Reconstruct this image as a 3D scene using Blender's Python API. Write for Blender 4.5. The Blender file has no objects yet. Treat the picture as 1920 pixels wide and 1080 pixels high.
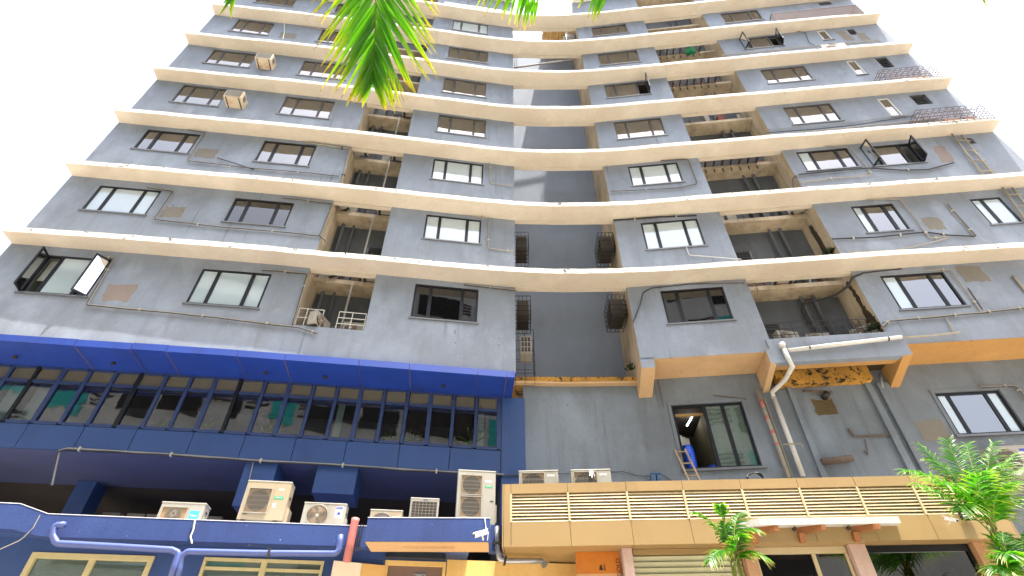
import bpy, bmesh, math, random
from mathutils import Vector, Matrix
random.seed(7)
scene = bpy.context.scene
COL = scene.collection
R_ = math.radians

# ------------------------------------------------------------------ camera
F_PX = 1000.0                      # focal length in pixels of a 1920 wide picture
VP = (956.0, -597.0)               # where the building's verticals meet
CZ = 1.6                           # eye height
_dx, _dy = VP[0] - 960.0, 540.0 - VP[1]
_r = math.hypot(_dx, _dy)
TH = math.atan(F_PX / _r)
FW = Vector((0, math.cos(TH), math.sin(TH)))
UP0 = Vector((0, -math.sin(TH), math.cos(TH)))
RT0 = Vector((1, 0, 0))
_c, _s = _dy / _r, _dx / _r
RT = RT0 * _c + UP0 * _s
UPV = UP0 * _c - RT0 * _s
cd = bpy.data.cameras.new('camera')
cam = bpy.data.objects.new('camera', cd)
COL.objects.link(cam)
cd.sensor_width = 36.0
cd.lens = 36.0 * F_PX / 1920.0
cd.clip_start = 0.05
cd.clip_end = 3000
m = Matrix((RT, UPV, -FW)).transposed().to_4x4()
m.translation = Vector((0, 0, CZ))
cam.matrix_world = m
scene.camera = cam

# ------------------------------------------------------------------ daylight
SUN_EL, SUN_AZ = R_(77), R_(52)    # azimuth measured from +X towards the viewer (-Y)
L = Vector((math.cos(SUN_EL) * math.cos(SUN_AZ), -math.cos(SUN_EL) * math.sin(SUN_AZ), math.sin(SUN_EL)))
w = bpy.data.worlds.new('World')
scene.world = w
w.use_nodes = True
nt = w.node_tree
sky = nt.nodes.new('ShaderNodeTexSky')
sky.sky_type = 'NISHITA'
sky.sun_disc = False
sky.sun_elevation = SUN_EL
sky.sun_rotation = math.atan2(L.x, L.y)
sky.air_density = 1.0
sky.dust_density = 6.0
sky.ozone_density = 1.0
hs = nt.nodes.new('ShaderNodeHueSaturation')
hs.inputs['Saturation'].default_value = 0.62
nt.links.new(sky.outputs[0], hs.inputs['Color'])
nt.links.new(hs.outputs[0], nt.nodes['Background'].inputs['Color'])
nt.nodes['Background'].inputs['Strength'].default_value = 0.15
sd = bpy.data.lights.new('sun', 'SUN')
sd.energy = 4.0
sd.angle = R_(0.5)
sd.color = (1.0, 0.95, 0.86)
so = bpy.data.objects.new('sun', sd)
COL.objects.link(so)
so.rotation_euler = L.to_track_quat('Z', 'Y').to_euler()
so.location = (0, 0, 80)
scene.view_settings.view_transform = 'Standard'
scene.view_settings.look = 'None'
scene.view_settings.exposure = 1.8
scene.view_settings.gamma = 1.0
scene.view_settings.use_curve_mapping = False

# ------------------------------------------------------------------ photogrammetry helpers
CAM = Vector((0, 0, CZ))
def ray(px, py):
    return FW + RT * ((px - 960.0) / F_PX) + UPV * ((540.0 - py) / F_PX)
def at_z(px, py, z):
    d = ray(px, py); t = (z - CZ) / d.z
    return Vector((d.x * t, d.y * t, z))
def at_y(px, py, y):
    d = ray(px, py); t = y / d.y
    return Vector((d.x * t, y, CZ + d.z * t))
def at_t(px, py, t):
    return CAM + ray(px, py) * t

class Poly:
    """A vertical surface that stands on a polyline in plan."""
    def __init__(self, pts):
        self.p = [Vector((a, b)) for a, b in pts]
        self.s = [0.0]
        for a, b in zip(self.p, self.p[1:]):
            self.s.append(self.s[-1] + (b - a).length)
        self.cache = {}
    def off(self, d):
        k = round(d, 4)
        if k in self.cache: return self.cache[k]
        n = []
        for a, b in zip(self.p, self.p[1:]):
            t = (b - a).normalized(); n.append(Vector((-t.y, t.x)))
        out = []
        for i, q in enumerate(self.p):
            if i == 0: out.append(q + n[0] * d)
            elif i == len(self.p) - 1: out.append(q + n[-1] * d)
            else:
                m_ = (n[i - 1] + n[i]).normalized()
                out.append(q + m_ * (d / m_.dot(n[i])))
        self.cache[k] = out
        return out
    def P(self, s, z, d=0.0):
        o = self.off(d)
        i = 0
        while i < len(self.s) - 2 and s > self.s[i + 1]: i += 1
        f = (s - self.s[i]) / (self.s[i + 1] - self.s[i])
        q = o[i].lerp(o[i + 1], f) if 0 <= f <= 1 else o[i] + (o[i + 1] - o[i]) * f
        return Vector((q.x, q.y, z))
    def tan(self, s):
        i = 0
        while i < len(self.s) - 2 and s > self.s[i + 1]: i += 1
        t = (self.p[i + 1] - self.p[i]).normalized()
        return Vector((t.x, t.y, 0))
    def nrm(self, s):                       # inward
        t = self.tan(s); return Vector((-t.y, t.x, 0))
    def brk(self, s0, s1):
        return [s0] + [q for q in self.s[1:-1] if s0 + 1e-4 < q < s1 - 1e-4] + [s1]
    def hit(self, px, py, d=0.0):
        dr = ray(px, py); o = self.off(d); best = None
        for i in range(len(o) - 1):
            a, b = o[i], o[i + 1]; e = b - a
            den = dr.x * e.y - dr.y * e.x
            if abs(den) < 1e-9: continue
            t = (a.x * e.y - a.y * e.x) / den
            u = (a.x * dr.y - a.y * dr.x) / den
            lo = -9 if i == 0 else -1e-6
            hi = 9 if i == len(o) - 2 else 1 + 1e-6
            if t > 0 and lo <= u <= hi:
                s = self.s[i] + u * (self.s[i + 1] - self.s[i])
                if best is None or t < best[0]: best = (t, s, CZ + dr.z * t)
        return best[1], best[2]
    def rect(self, tl, tr, br, bl, d=0.0):
        a, b, c, e = (self.hit(q[0], q[1], d) for q in (tl, tr, br, bl))
        return ((a[0] + e[0]) / 2, (b[0] + c[0]) / 2, (c[1] + e[1]) / 2, (a[1] + b[1]) / 2)

FAC = Poly([(-14.1, 10.42), (-7.3, 11.27), (-0.05, 12.36), (1.6, 12.42), (3.45, 12.40), (7.0, 12.02), (17.65, 10.93)])
KZ = [12.50 + 3.12 * i for i in range(7)]     # undersides of the seven sunshade ledges

# ------------------------------------------------------------------ meshes and objects
class MB:
    def __init__(self): self.v = []; self.f = []; self.m = []; self.col = []
    def quad(self, a, b, c, d, mi=0):
        n = len(self.v); self.v += [Vector(a), Vector(b), Vector(c), Vector(d)]
        self.f.append((n, n + 1, n + 2, n + 3)); self.m.append(mi)
    def tri(self, a, b, c, mi=0):
        n = len(self.v); self.v += [Vector(a), Vector(b), Vector(c)]
        self.f.append((n, n + 1, n + 2)); self.m.append(mi)
    def hexa(self, p, mi=0):
        """p: 8 corners, bottom ring 0-3 then top ring 4-7"""
        n = len(self.v); self.v += [Vector(q) for q in p]
        for q in ((0, 3, 2, 1), (4, 5, 6, 7), (0, 1, 5, 4), (1, 2, 6, 5), (2, 3, 7, 6), (3, 0, 4, 7)):
            self.f.append(tuple(n + k for k in q)); self.m.append(mi)
    def box(self, x0, x1, y0, y1, z0, z1, mi=0):
        self.hexa([(x0, y0, z0), (x1, y0, z0), (x1, y1, z0), (x0, y1, z0), (x0, y0, z1), (x1, y0, z1), (x1, y1, z1), (x0, y1, z1)], mi)
    def pbox(self, poly, s0, s1, d0, d1, z0, z1, mi=0):
        """box that follows a Poly; d0 is the outer side"""
        bs = poly.brk(s0, s1)
        for a, b in zip(bs, bs[1:]):
            self.hexa([poly.P(a, z0, d0), poly.P(b, z0, d0), poly.P(b, z0, d1), poly.P(a, z0, d1),
                       poly.P(a, z1, d0), poly.P(b, z1, d0), poly.P(b, z1, d1), poly.P(a, z1, d1)], mi)
    def bar(self, a, b, w_, h=None, mi=0, up=Vector((0, 0, 1))):
        a = Vector(a); b = Vector(b); h = w_ if h is None else h
        t = (b - a)
        if t.length < 1e-6: return
        t.normalize()
        sd_ = t.cross(up)
        if sd_.length < 1e-3: sd_ = t.cross(Vector((0, 1, 0)))
        sd_.normalize(); u = sd_.cross(t)
        sd_ *= w_ / 2; u *= h / 2
        self.hexa([a - sd_ - u, b - sd_ - u, b + sd_ - u, a + sd_ - u, a - sd_ + u, b - sd_ + u, b + sd_ + u, a + sd_ + u], mi)
    def tube(self, pts, r, n=8, mi=0, cap=True):
        pts = [Vector(p) for p in pts]; rings = []
        prev = None
        for i, p in enumerate(pts):
            t = (pts[min(i + 1, len(pts) - 1)] - pts[max(i - 1, 0)]).normalized()
            if prev is None:
                a = t.cross(Vector((0, 0, 1)))
                if a.length < 1e-2: a = t.cross(Vector((1, 0, 0)))
            else:
                a = prev - t * prev.dot(t)
            a.normalize(); prev = a; b = t.cross(a)
            rr = r[i] if isinstance(r, (list, tuple)) else r
            base = len(self.v)
            for k in range(n):
                an = 2 * math.pi * k / n
                self.v.append(p + a * (math.cos(an) * rr) + b * (math.sin(an) * rr))
            rings.append(base)
        for i in range(len(rings) - 1):
            for k in range(n):
                k2 = (k + 1) % n
                self.f.append((rings[i] + k, rings[i] + k2, rings[i + 1] + k2, rings[i + 1] + k)); self.m.append(mi)
        if cap:
            self.f.append(tuple(rings[0] + k for k in range(n - 1, -1, -1))); self.m.append(mi)
            self.f.append(tuple(rings[-1] + k for k in range(n))); self.m.append(mi)
    def disc(self, c, nrm, r, n=24, mi=0, r2=0.0):
        nrm = Vector(nrm).normalized(); c = Vector(c)
        a = nrm.cross(Vector((0, 0, 1)))
        if a.length < 1e-2: a = Vector((1, 0, 0))
        a.normalize(); b = nrm.cross(a)
        ring = [c + a * (math.cos(2 * math.pi * k / n) * r) + b * (math.sin(2 * math.pi * k / n) * r) for k in range(n)]
        if r2 <= 0:
            base = len(self.v); self.v += ring; self.f.append(tuple(range(base, base + n))); self.m.append(mi)
        else:
            ri = [c + (q - c) * (r2 / r) for q in ring]
            for k in range(n): self.quad(ring[k], ring[(k + 1) % n], ri[(k + 1) % n], ri[k], mi)
    def mesh(self, name, mats, smooth=False, merge=False):
        me = bpy.data.meshes.new(name)
        me.from_pydata([tuple(q) for q in self.v], [], self.f)
        for mt in (mats if isinstance(mats, (list, tuple)) else [mats]): me.materials.append(mt)
        me.polygons.foreach_set('material_index', self.m)
        if merge:
            bm = bmesh.new(); bm.from_mesh(me)
            bmesh.ops.remove_doubles(bm, verts=bm.verts, dist=1e-4)
            bmesh.ops.recalc_face_normals(bm, faces=bm.faces)
            bm.to_mesh(me); bm.free()
        if smooth: me.polygons.foreach_set('use_smooth', [True] * len(me.polygons))
        me.update()
        return me

def tag(o, label=None, cat=None, group=None, kind=None):
    if label: o['label'] = label
    if cat: o['category'] = cat
    if group: o['group'] = group
    if kind: o['kind'] = kind
    return o
def link(name, me):
    o = bpy.data.objects.new(name, me); COL.objects.link(o); return o
def thing(name, label, cat, loc=(0, 0, 0), group=None, rot=None):
    o = bpy.data.objects.new(name, None); COL.objects.link(o)
    o.empty_display_size = 0.2
    o.location = loc
    if rot is not None: o.rotation_euler = rot
    return tag(o, label, cat, group)
def part(name, mb, mats, parent, local=False, smooth=False, merge=False, label=None, kind=None):
    """a mesh under parent; its vertices are world coordinates unless local"""
    o = link(name, mb if isinstance(mb, bpy.types.Mesh) else mb.mesh(name, mats, smooth, merge))
    o.parent = parent
    if not local and parent.type == 'EMPTY':
        o.matrix_parent_inverse = Matrix.Translation(-Vector(parent.location))
    if label: o['label'] = label
    if kind: o['kind'] = kind
    return o
def solo(name, mb, mats, label=None, cat=None, group=None, kind=None, smooth=False, merge=False):
    """a thing that is one mesh: origin moved to its base"""
    vs = mb.v
    lo = Vector((sum(q.x for q in vs) / len(vs), sum(q.y for q in vs) / len(vs), min(q.z for q in vs)))
    mb.v = [q - lo for q in vs]
    o = link(name, mb.mesh(name, mats, smooth, merge)); o.location = lo
    return tag(o, label, cat, group, kind)
def copy_tree(o, loc=None, rot=None, label=None, group=None, parent=None, scale=None):
    c = o.copy(); COL.objects.link(c)
    if parent is not None: c.parent = parent
    if loc is not None: c.location = loc
    if rot is not None: c.rotation_euler = rot
    if scale is not None: c.scale = scale
    if label: c['label'] = label
    if group: c['group'] = group
    for ch in o.children: copy_tree(ch, parent=c)
    return c
def text_mesh(txt, size, name='lettering'):
    cu = bpy.data.curves.new('t', 'FONT'); cu.body = txt; cu.size = size; cu.extrude = 0.0008
    cu.align_x = 'CENTER'; cu.align_y = 'CENTER'
    ob = bpy.data.objects.new('t', cu); COL.objects.link(ob)
    dg = bpy.context.evaluated_depsgraph_get()
    me = bpy.data.meshes.new_from_object(ob.evaluated_get(dg)); me.name = name
    bpy.data.objects.remove(ob); bpy.data.curves.remove(cu)
    return me

# ------------------------------------------------------------------ materials
def srgb(r, g, b):
    f = lambda c: (c / 255) / 12.92 if c / 255 <= 0.04045 else ((c / 255 + 0.055) / 1.055) ** 2.4
    return (f(r), f(g), f(b), 1)
def newmat(name):
    mt = bpy.data.materials.new(name); mt.use_nodes = True
    return mt, mt.node_tree, mt.node_tree.nodes['Principled BSDF']
def N(nt_, t, **kw):
    n = nt_.nodes.new(t)
    for k, v in kw.items():
        if hasattr(n, k): setattr(n, k, v)
        else: n.inputs[k].default_value = v
    return n
def mixc(nt_, fac, a, b, mode='MIX'):
    n = nt_.nodes.new('ShaderNodeMix'); n.data_type = 'RGBA'; n.blend_type = mode
    if isinstance(fac, float): n.inputs[0].default_value = fac
    else: nt_.links.new(fac, n.inputs[0])
    for v, i in ((a, 6), (b, 7)):
        if isinstance(v, tuple): n.inputs[i].default_value = v
        else: nt_.links.new(v, n.inputs[i])
    return n.outputs[2]
def ramp(nt_, src, p0, p1, c0=(0, 0, 0, 1), c1=(1, 1, 1, 1)):
    n = nt_.nodes.new('ShaderNodeValToRGB')
    n.color_ramp.elements[0].position = p0; n.color_ramp.elements[1].position = p1
    n.color_ramp.elements[0].color = c0; n.color_ramp.elements[1].color = c1
    nt_.links.new(src, n.inputs[0]); return n.outputs[0]
def coords(nt_, scale=(1, 1, 1)):
    g = nt_.nodes.new('ShaderNodeNewGeometry')
    mp = nt_.nodes.new('ShaderNodeMapping'); mp.inputs['Scale'].default_value = scale
    nt_.links.new(g.outputs['Position'], mp.inputs[0]); return mp.outputs[0]
def noise(nt_, vec, scale, detail=4, rough=0.55):
    n = nt_.nodes.new('ShaderNodeTexNoise'); n.inputs['Scale'].default_value = scale
    n.inputs['Detail'].default_value = detail; n.inputs['Roughness'].default_value = rough
    nt_.links.new(vec, n.inputs['Vector']); return n.outputs[0]
def bump(nt_, h, strength, dist, bsdf):
    b = nt_.nodes.new('ShaderNodeBump'); b.inputs['Strength'].default_value = strength
    b.inputs['Distance'].default_value = dist
    nt_.links.new(h, b.inputs['Height']); nt_.links.new(b.outputs[0], bsdf.inputs['Normal'])
def plaster(name, base, dirt, streak=0.35, blotch=0.35, rough=0.85, grain=0.3, spots=0.0, spotc=(0.03, 0.028, 0.025, 1), streaklo=0.5, pale_amt=0.25, drip_amt=0.5):
    """painted render: big blotches, rain streaks running down, fine grain"""
    mt, t, b = newmat(name)
    co = coords(t); cs = coords(t, (1.0, 1.0, 0.12))
    big = ramp(t, noise(t, co, 0.55, 5, 0.6), 0.35, 0.75)
    st = ramp(t, noise(t, cs, 3.2, 5, 0.65), streaklo, 0.78)
    fine = noise(t, co, 14, 4, 0.6)
    c = mixc(t, blotch, base, dirt)
    mth = t.nodes.new('ShaderNodeMath'); mth.operation = 'MULTIPLY'; mth.inputs[1].default_value = blotch
    t.links.new(big, mth.inputs[0])
    c = mixc(t, mth.outputs[0], base, dirt)
    mt2 = t.nodes.new('ShaderNodeMath'); mt2.operation = 'MULTIPLY'; mt2.inputs[1].default_value = streak
    t.links.new(st, mt2.inputs[0])
    c = mixc(t, mt2.outputs[0], c, dirt)
    # paler repainted clouds and thin dark drips
    pale = ramp(t, noise(t, coords(t, (1, 1, .6)), 0.9, 6, 0.62), 0.50, 0.70)
    mp_ = t.nodes.new('ShaderNodeMath'); mp_.operation = 'MULTIPLY'; mp_.inputs[1].default_value = pale_amt
    t.links.new(pale, mp_.inputs[0])
    c = mixc(t, mp_.outputs[0], c, tuple(min(1, q * 1.45 + .02) for q in base[:3]) + (1,))
    drip = ramp(t, noise(t, coords(t, (1, 1, 0.035)), 7.5, 3, 0.6), 0.62, 0.74)
    dmask = ramp(t, noise(t, coords(t, (1, 1, 0.5)), 0.8, 3, 0.5), 0.48, 0.66)
    md = t.nodes.new('ShaderNodeMath'); md.operation = 'MULTIPLY'; t.links.new(drip, md.inputs[0]); t.links.new(dmask, md.inputs[1])
    md2 = t.nodes.new('ShaderNodeMath'); md2.operation = 'MULTIPLY'; md2.inputs[1].default_value = drip_amt; t.links.new(md.outputs[0], md2.inputs[0])
    c = mixc(t, md2.outputs[0], c, tuple(q * .45 for q in dirt[:3]) + (1,))
    c = mixc(t, 0.35, c, ramp(t, fine, 0.25, 0.75, (0.72, 0.72, 0.72, 1), (1.0, 1.0, 1.0, 1)), 'MULTIPLY')
    if spots > 0:
        sp = ramp(t, noise(t, co, 5.5, 6, 0.72), 0.70 - 0.12 * spots, 0.74 - 0.10 * spots)
        c = mixc(t, sp, c, spotc)
    t.links.new(c, b.inputs['Base Color'])
    b.inputs['Roughness'].default_value = rough
    bump(t, noise(t, co, 30, 5, 0.65), grain, 0.02, b)
    return mt
def plain(name, base, rough=0.5, metal=0.0, var=0.15, scale=6.0, bumpy=0.0, spec=0.5, dirt=None, dirtamt=0.4):
    mt, t, b = newmat(name)
    co = coords(t)
    c = mixc(t, 1.0, base, ramp(t, noise(t, co, scale, 4), 0.3, 0.7, (1 - var, 1 - var, 1 - var, 1), (1, 1, 1, 1)), 'MULTIPLY')
    if dirt:
        d_ = ramp(t, noise(t, coords(t, (1, 1, 0.35)), scale * 0.7, 6, 0.7), 0.52, 0.72)
        mm = t.nodes.new('ShaderNodeMath'); mm.operation = 'MULTIPLY'; mm.inputs[1].default_value = dirtamt
        t.links.new(d_, mm.inputs[0])
        c = mixc(t, mm.outputs[0], c, dirt)
    t.links.new(c, b.inputs['Base Color'])
    b.inputs['Roughness'].default_value = rough; b.inputs['Metallic'].default_value = metal
    b.inputs['Specular IOR Level'].default_value = spec
    if bumpy: bump(t, noise(t, co, 25, 4), bumpy, 0.01, b)
    return mt
def glassmat(name, tint, ior=2.0, rough=0.02, wob=0.02, back=None, backamt=0.0):
    """window glass: mirror by Fresnel over a tinted see-through layer, optionally filmed"""
    mt = bpy.data.materials.new(name); mt.use_nodes = True; t = mt.node_tree
    t.nodes.clear()
    out = t.nodes.new('ShaderNodeOutputMaterial')
    fr = t.nodes.new('ShaderNodeFresnel'); fr.inputs[0].default_value = ior
    tr = t.nodes.new('ShaderNodeBsdfTransparent'); tr.inputs[0].default_value = tint
    gl = t.nodes.new('ShaderNodeBsdfGlossy'); gl.inputs['Roughness'].default_value = rough
    gl.inputs[0].default_value = (0.95, 0.97, 1, 1)
    nb = t.nodes.new('ShaderNodeBump'); nb.inputs['Strength'].default_value = wob; nb.inputs['Distance'].default_value = 0.05
    t.links.new(noise(t, coords(t), 1.3, 2), nb.inputs['Height'])
    t.links.new(nb.outputs[0], gl.inputs['Normal'])
    base = tr.outputs[0]
    if back:
        df = t.nodes.new('ShaderNodeBsdfDiffuse'); df.inputs[0].default_value = back
        mx0 = t.nodes.new('ShaderNodeMixShader'); mx0.inputs[0].default_value = backamt
        t.links.new(tr.outputs[0], mx0.inputs[1]); t.links.new(df.outputs[0], mx0.inputs[2])
        base = mx0.outputs[0]
    mx = t.nodes.new('ShaderNodeMixShader')
    t.links.new(fr.outputs[0], mx.inputs[0]); t.links.new(base, mx.inputs[1]); t.links.new(gl.outputs[0], mx.inputs[2])
    t.links.new(mx.outputs[0], out.inputs[0])
    return mt

M = {}
M['grey'] = plaster('grey_render', srgb(138, 148, 163), srgb(108, 109, 110), 0.42, 0.5, spots=0.10, spotc=srgb(62, 60, 58), pale_amt=.45, drip_amt=.6)
M['grey_low'] = plaster('grey_render_low', srgb(120, 130, 141), srgb(88, 88, 86), 0.5, 0.55, spots=.12, spotc=srgb(66, 60, 54), pale_amt=.4, drip_amt=.6)
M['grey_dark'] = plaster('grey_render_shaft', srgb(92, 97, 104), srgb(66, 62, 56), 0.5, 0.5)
M['shaft'] = plaster('shaft_render', srgb(126, 136, 152), srgb(104, 108, 114), 0.2, 0.4, pale_amt=.15, drip_amt=.15)
M['cream'] = plaster('cream_soffit', srgb(204, 194, 178), srgb(176, 160, 138), 0.25, 0.45, spots=0.12, spotc=srgb(120, 96, 66))
M['cream_dirty'] = plaster('cream_wall_stained', srgb(196, 180, 154), srgb(112, 98, 80), 0.75, 0.6, spots=0.35, streaklo=0.42)
M['edge'] = plaster('ledge_edge_white', srgb(228, 224, 214), srgb(150, 140, 124), 0.6, 0.45, spots=1.0, spotc=srgb(74, 68, 60), streaklo=0.5, drip_amt=.9)
M['ochre'] = plaster('ochre_soffit', srgb(194, 150, 90), srgb(160, 112, 56), 0.3, 0.45, spots=0.1)
M['peach'] = plaster('peach_soffit', srgb(202, 168, 126), srgb(176, 142, 102), 0.2, 0.4)
M['mould'] = plaster('mouldy_ochre', srgb(214, 158, 64), srgb(40, 34, 22), 0.7, 0.75, spots=1.4, spotc=srgb(26, 24, 18), streaklo=0.42)
M['frame'] = plain('black_aluminium', srgb(42, 44, 50), 0.4, 0.6, 0.2)
M['frame_up'] = plain('weathered_dark_frame', srgb(84, 82, 84), 0.5, 0.2, 0.25)
M['frame_grey'] = plain('grey_aluminium', srgb(120, 122, 126), 0.4, 0.5, 0.2)
M['frame_white'] = plain('white_frame', srgb(205, 203, 198), 0.5, 0, 0.15)
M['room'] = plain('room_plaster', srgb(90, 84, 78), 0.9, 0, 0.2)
M['glass'] = glassmat('window_glass', (0.34, 0.33, 0.32, 1), 3.0)
M['glass_film'] = glassmat('frosted_glass', (0.55, 0.58, 0.6, 1), 2.4, 0.05, 0.03, srgb(196, 214, 222), 0.75)
M['glass_blue'] = glassmat('blue_tint_glass', (0.16, 0.26, 0.33, 1), 2.0, 0.02, 0.02)
M['glass_dark'] = glassmat('dark_tint_glass', (0.30, 0.31, 0.30, 1), 1.9, 0.02, 0.02)
CHECK = False
# ------------------------------------------------------------------ windows, measured on the photograph (1920 x 1080)
# (block, band, TL, TR, BR, BL, look)
WIN = [
 ('L', 1, (87,482), (212,483), (163,557), (33,547), 'open_both'),
 ('L', 1, (380,505), (510,513), (485,578), (347,569), 'film'),
 ('C', 1, (778,533), (897,542), (895,605), (770,596), 'blind'),
 ('D', 1, (1237,545), (1355,538), (1377,600), (1253,607), 'dark'),
 ('E', 1, (1650,517), (1770,510), (1813,573), (1688,582), 'film_sky'),
 ('L', 2, (185,349), (303,356), (275,403), (153,394), 'film'),
 ('L', 2, (442,372), (552,380), (535,425), (417,416), 'blue'),
 ('C', 2, (799,403), (903,412), (900,457), (793,448), 'film'),
 ('D', 2, (1200,418), (1307,410), (1325,462), (1213,467), 'film'),
 ('E', 2, (1595,387), (1673,382), (1710,432), (1625,436), 'film_sky'),
 ('E', 2, (1817,373), (1877,370), (1918,418), (1857,421), 'two'),
 ('L', 3, (277,243), (378,252), (352,288), (248,279), 'clear'),
 ('L', 3, (497,264), (595,273), (578,312), (475,303), 'cushions'),
 ('C', 3, (812,298), (907,307), (905,345), (809,337), 'film'),
 ('D', 3, (1177,312), (1270,305), (1282,342), (1185,348), 'film'),
 ('E', 3, (1492,285), (1588,278), (1613,313), (1513,321), 'film_sky'),
 ('E', 3, (1612,277), (1703,268), (1737,305), (1637,312), 'open_both'),
 ('L', 4, (342,160), (423,165), (418,201), (320,191), 'brown'),
 ('L', 4, (537,181), (630,190), (615,224), (520,213), 'brown'),
 ('C', 4, (823,213), (912,223), (910,258), (818,247), 'brown'),
 ('D', 4, (1150,227), (1237,221), (1252,254), (1157,261), 'brown'),
 ('E', 4, (1467,202), (1555,193), (1582,227), (1487,233), 'brown'),
 ('E', 4, (1643,185), (1667,185), (1694,217), (1672,218), 'narrow'),
 ('L', 5, (402,94), (478,100), (473,128), (380,118), 'brown'),
 ('L', 5, (572,114), (658,123), (648,151), (556,140), 'brown'),
 ('C', 5, (833,146), (912,153), (911,183), (829,173), 'brown'),
 ('D', 5, (1132,158), (1212,152), (1220,177), (1138,184), 'open_right'),
 ('E', 5, (1425,131), (1507,123), (1527,150), (1440,157), 'brown'),
 ('E', 5, (1587,115), (1604,113), (1625,139), (1607,141), 'narrow'),
 ('L', 6, (448,36), (516,44), (502,67), (430,58), 'brown'),
 ('L', 6, (605,56), (681,63), (672,88), (593,77), 'brown'),
 ('C', 6, (842,87), (915,97), (915,119), (839,110), 'brown'),
 ('D', 6, (1120,100), (1193,93), (1202,117), (1125,122), 'brown'),
 ('E', 6, (1382,72), (1450,63), (1472,85), (1400,93), 'open_both'),
 ('E', 6, (1530,58), (1547,57), (1563,74), (1546,76), 'narrow'),
 ('L', 7, (490,-14), (560,-8), (550,14), (478,4), 'clear'),
 ('L', 7, (633,8), (705,12), (700,34), (626,25), 'clear'),
 ('C', 7, (850,38), (915,47), (914,65), (847,55), 'film'),
 ('D', 7, (1108,50), (1173,47), (1180,62), (1112,68), 'brown'),
 ('E', 7, (1351,25), (1421,19), (1431,37), (1360,44), 'brown'),
]
if CHECK:
    cols = {}
    for b, k, tl, tr, br, bl, look in WIN:
        r = FAC.rect(tl, tr, br, bl)
        e = [FAC.hit(*q) for q in (tl, tr, br, bl)]
        print(b, k, look, 's %.2f-%.2f z %.2f-%.2f | sTL-sBL %.2f sTR-sBR %.2f zTL-zTR %.2f zBL-zBR %.2f | sill above ledge %.2f w %.2f h %.2f' % (r + (e[0][0]-e[3][0], e[1][0]-e[2][0], e[0][1]-e[1][1], e[3][1]-e[2][1], r[2]-(KZ[k-1]-3.12), r[1]-r[0], r[3]-r[2])))
    for nm, pts in dict(balL0=[(580,513),(548,608),(623,381),(592,475),(658,277),(638,348),(687,198),(672,248)],
      balL1=[(706,519),(682,628),(733,392),(712,486),(757,291),(740,358),(775,207),(764,258),(786,137),(782,177)],
      rec0=[(968,537),(970,693),(957,160),(957,230),(960,313)], rec1=[(1175,534),(1209,690),(1150,418),(1162,507)],
      balR0=[(1418,535),(1455,637),(1392,495),(1308,293),(1341,369),(1275,215),(1295,268),(1245,143),(1260,185),(1221,87),(1232,117),(1196,41),(1206,60)],
      balR1=[(1610,515),(1668,623),(1527,380),(1582,483),(1463,278),(1496,356),(1410,200),(1435,253),(1372,130),(1390,173),(1337,74),(1350,106),(1309,27),(1318,49)],
      bottoms=[(0,641),(480,666),(955,694),(1209,690),(1230,672),(1440,661),(1448,682),(1713,671),(1707,645),(1920,633)]).items():
        print(nm, ['%.2f,%.2f' % FAC.hit(*p) for p in pts])
    print('len', FAC.s)
    G=FAC
    for d in (0.9,1.2):
        print('G', d, [('%.2f,%.2f' % FAC.hit(*p, d)) for p in [(0,685),(480,714),(942,740),(0,790),(480,816),(940,831),(0,840),(480,860),(937,871),(1197,748),(1227,712),(1410,705),(945,740),(985,915)]])
    for q in [(1012,103),(972,280)]:
        print('shadow', at_y(*q,14.9))
# ------------------------------------------------------------------ ground
g = MB()
g.quad((-400, -400, 0), (400, -400, 0), (400, 600, 0), (-400, 600, 0))
M['paving'] = plaster('pale_paving', srgb(170, 162, 150), srgb(140, 132, 120), 0.1, 0.5, grain=0.2)
M['asphalt'] = plain('asphalt', (0.05, 0.05, 0.05, 1), 0.9, 0, 0.3, 8, 0.4)
solo('ground', g, M['paving'], kind='structure')
rd = MB(); rd.quad((-400, -14, 0.004), (400, -14, 0.004), (400, -6, 0.004), (-400, -6, 0.004))
solo('road', rd, M['asphalt'], kind='structure')

# ------------------------------------------------------------------ the tall block
S = dict(end0=0.0, bl0=8.20, bl1=10.12, rc0=14.33, rc1=17.78, br0=21.36, br1=24.42, end1=FAC.s[-1])
TOP = 34.6
DB = 1.15                          # depth of the balcony bays
BOT = dict(L=9.36, C=9.42, D=9.84, E=9.82)
BLK = dict(L=(S['end0'], S['bl0']), C=(S['bl1'], S['rc0']), D=(S['rc1'], S['br0']), E=(S['br1'], S['end1']))
bld = thing('apartment_building', 'tall grey curved apartment block with cream sunshade ledges at every floor', 'apartment building', (1, 13, 0))

WRECT = []
for b, k, tl, tr, br, bl, look in WIN:
    s0, s1, z0, z1 = FAC.rect(tl, tr, br, bl)
    z1 = min(z1, KZ[k - 1] - 0.12) if k <= 7 else z1
    if look in ('brown', 'film', 'blind', 'dark', 'blue', 'clear', 'cushions') and s1 - s0 > 1.6:
        z0 = max(z0, z1 - 1.34)
    WRECT.append((b, k, s0, s1, z0, z1, look))
# louvred openings in the far right bay, and a dark service opening
LOUV = [('E', 4, (1703,178), (1735,177), (1752,195), (1719,197)), ('E', 5, (1640,108), (1662,107), (1679,126), (1655,128)), ('E', 3, (1805,260), (1822,257), (1830,269), (1813,271)), ('E', 6, (1585,56), (1600,54), (1611,64), (1597,66)), ('E', 7, (1533,5), (1557,3), (1560,8), (1538,11))]
LRECT = [(b, k) + FAC.rect(*q) for b, k, *q in LOUV]

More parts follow.
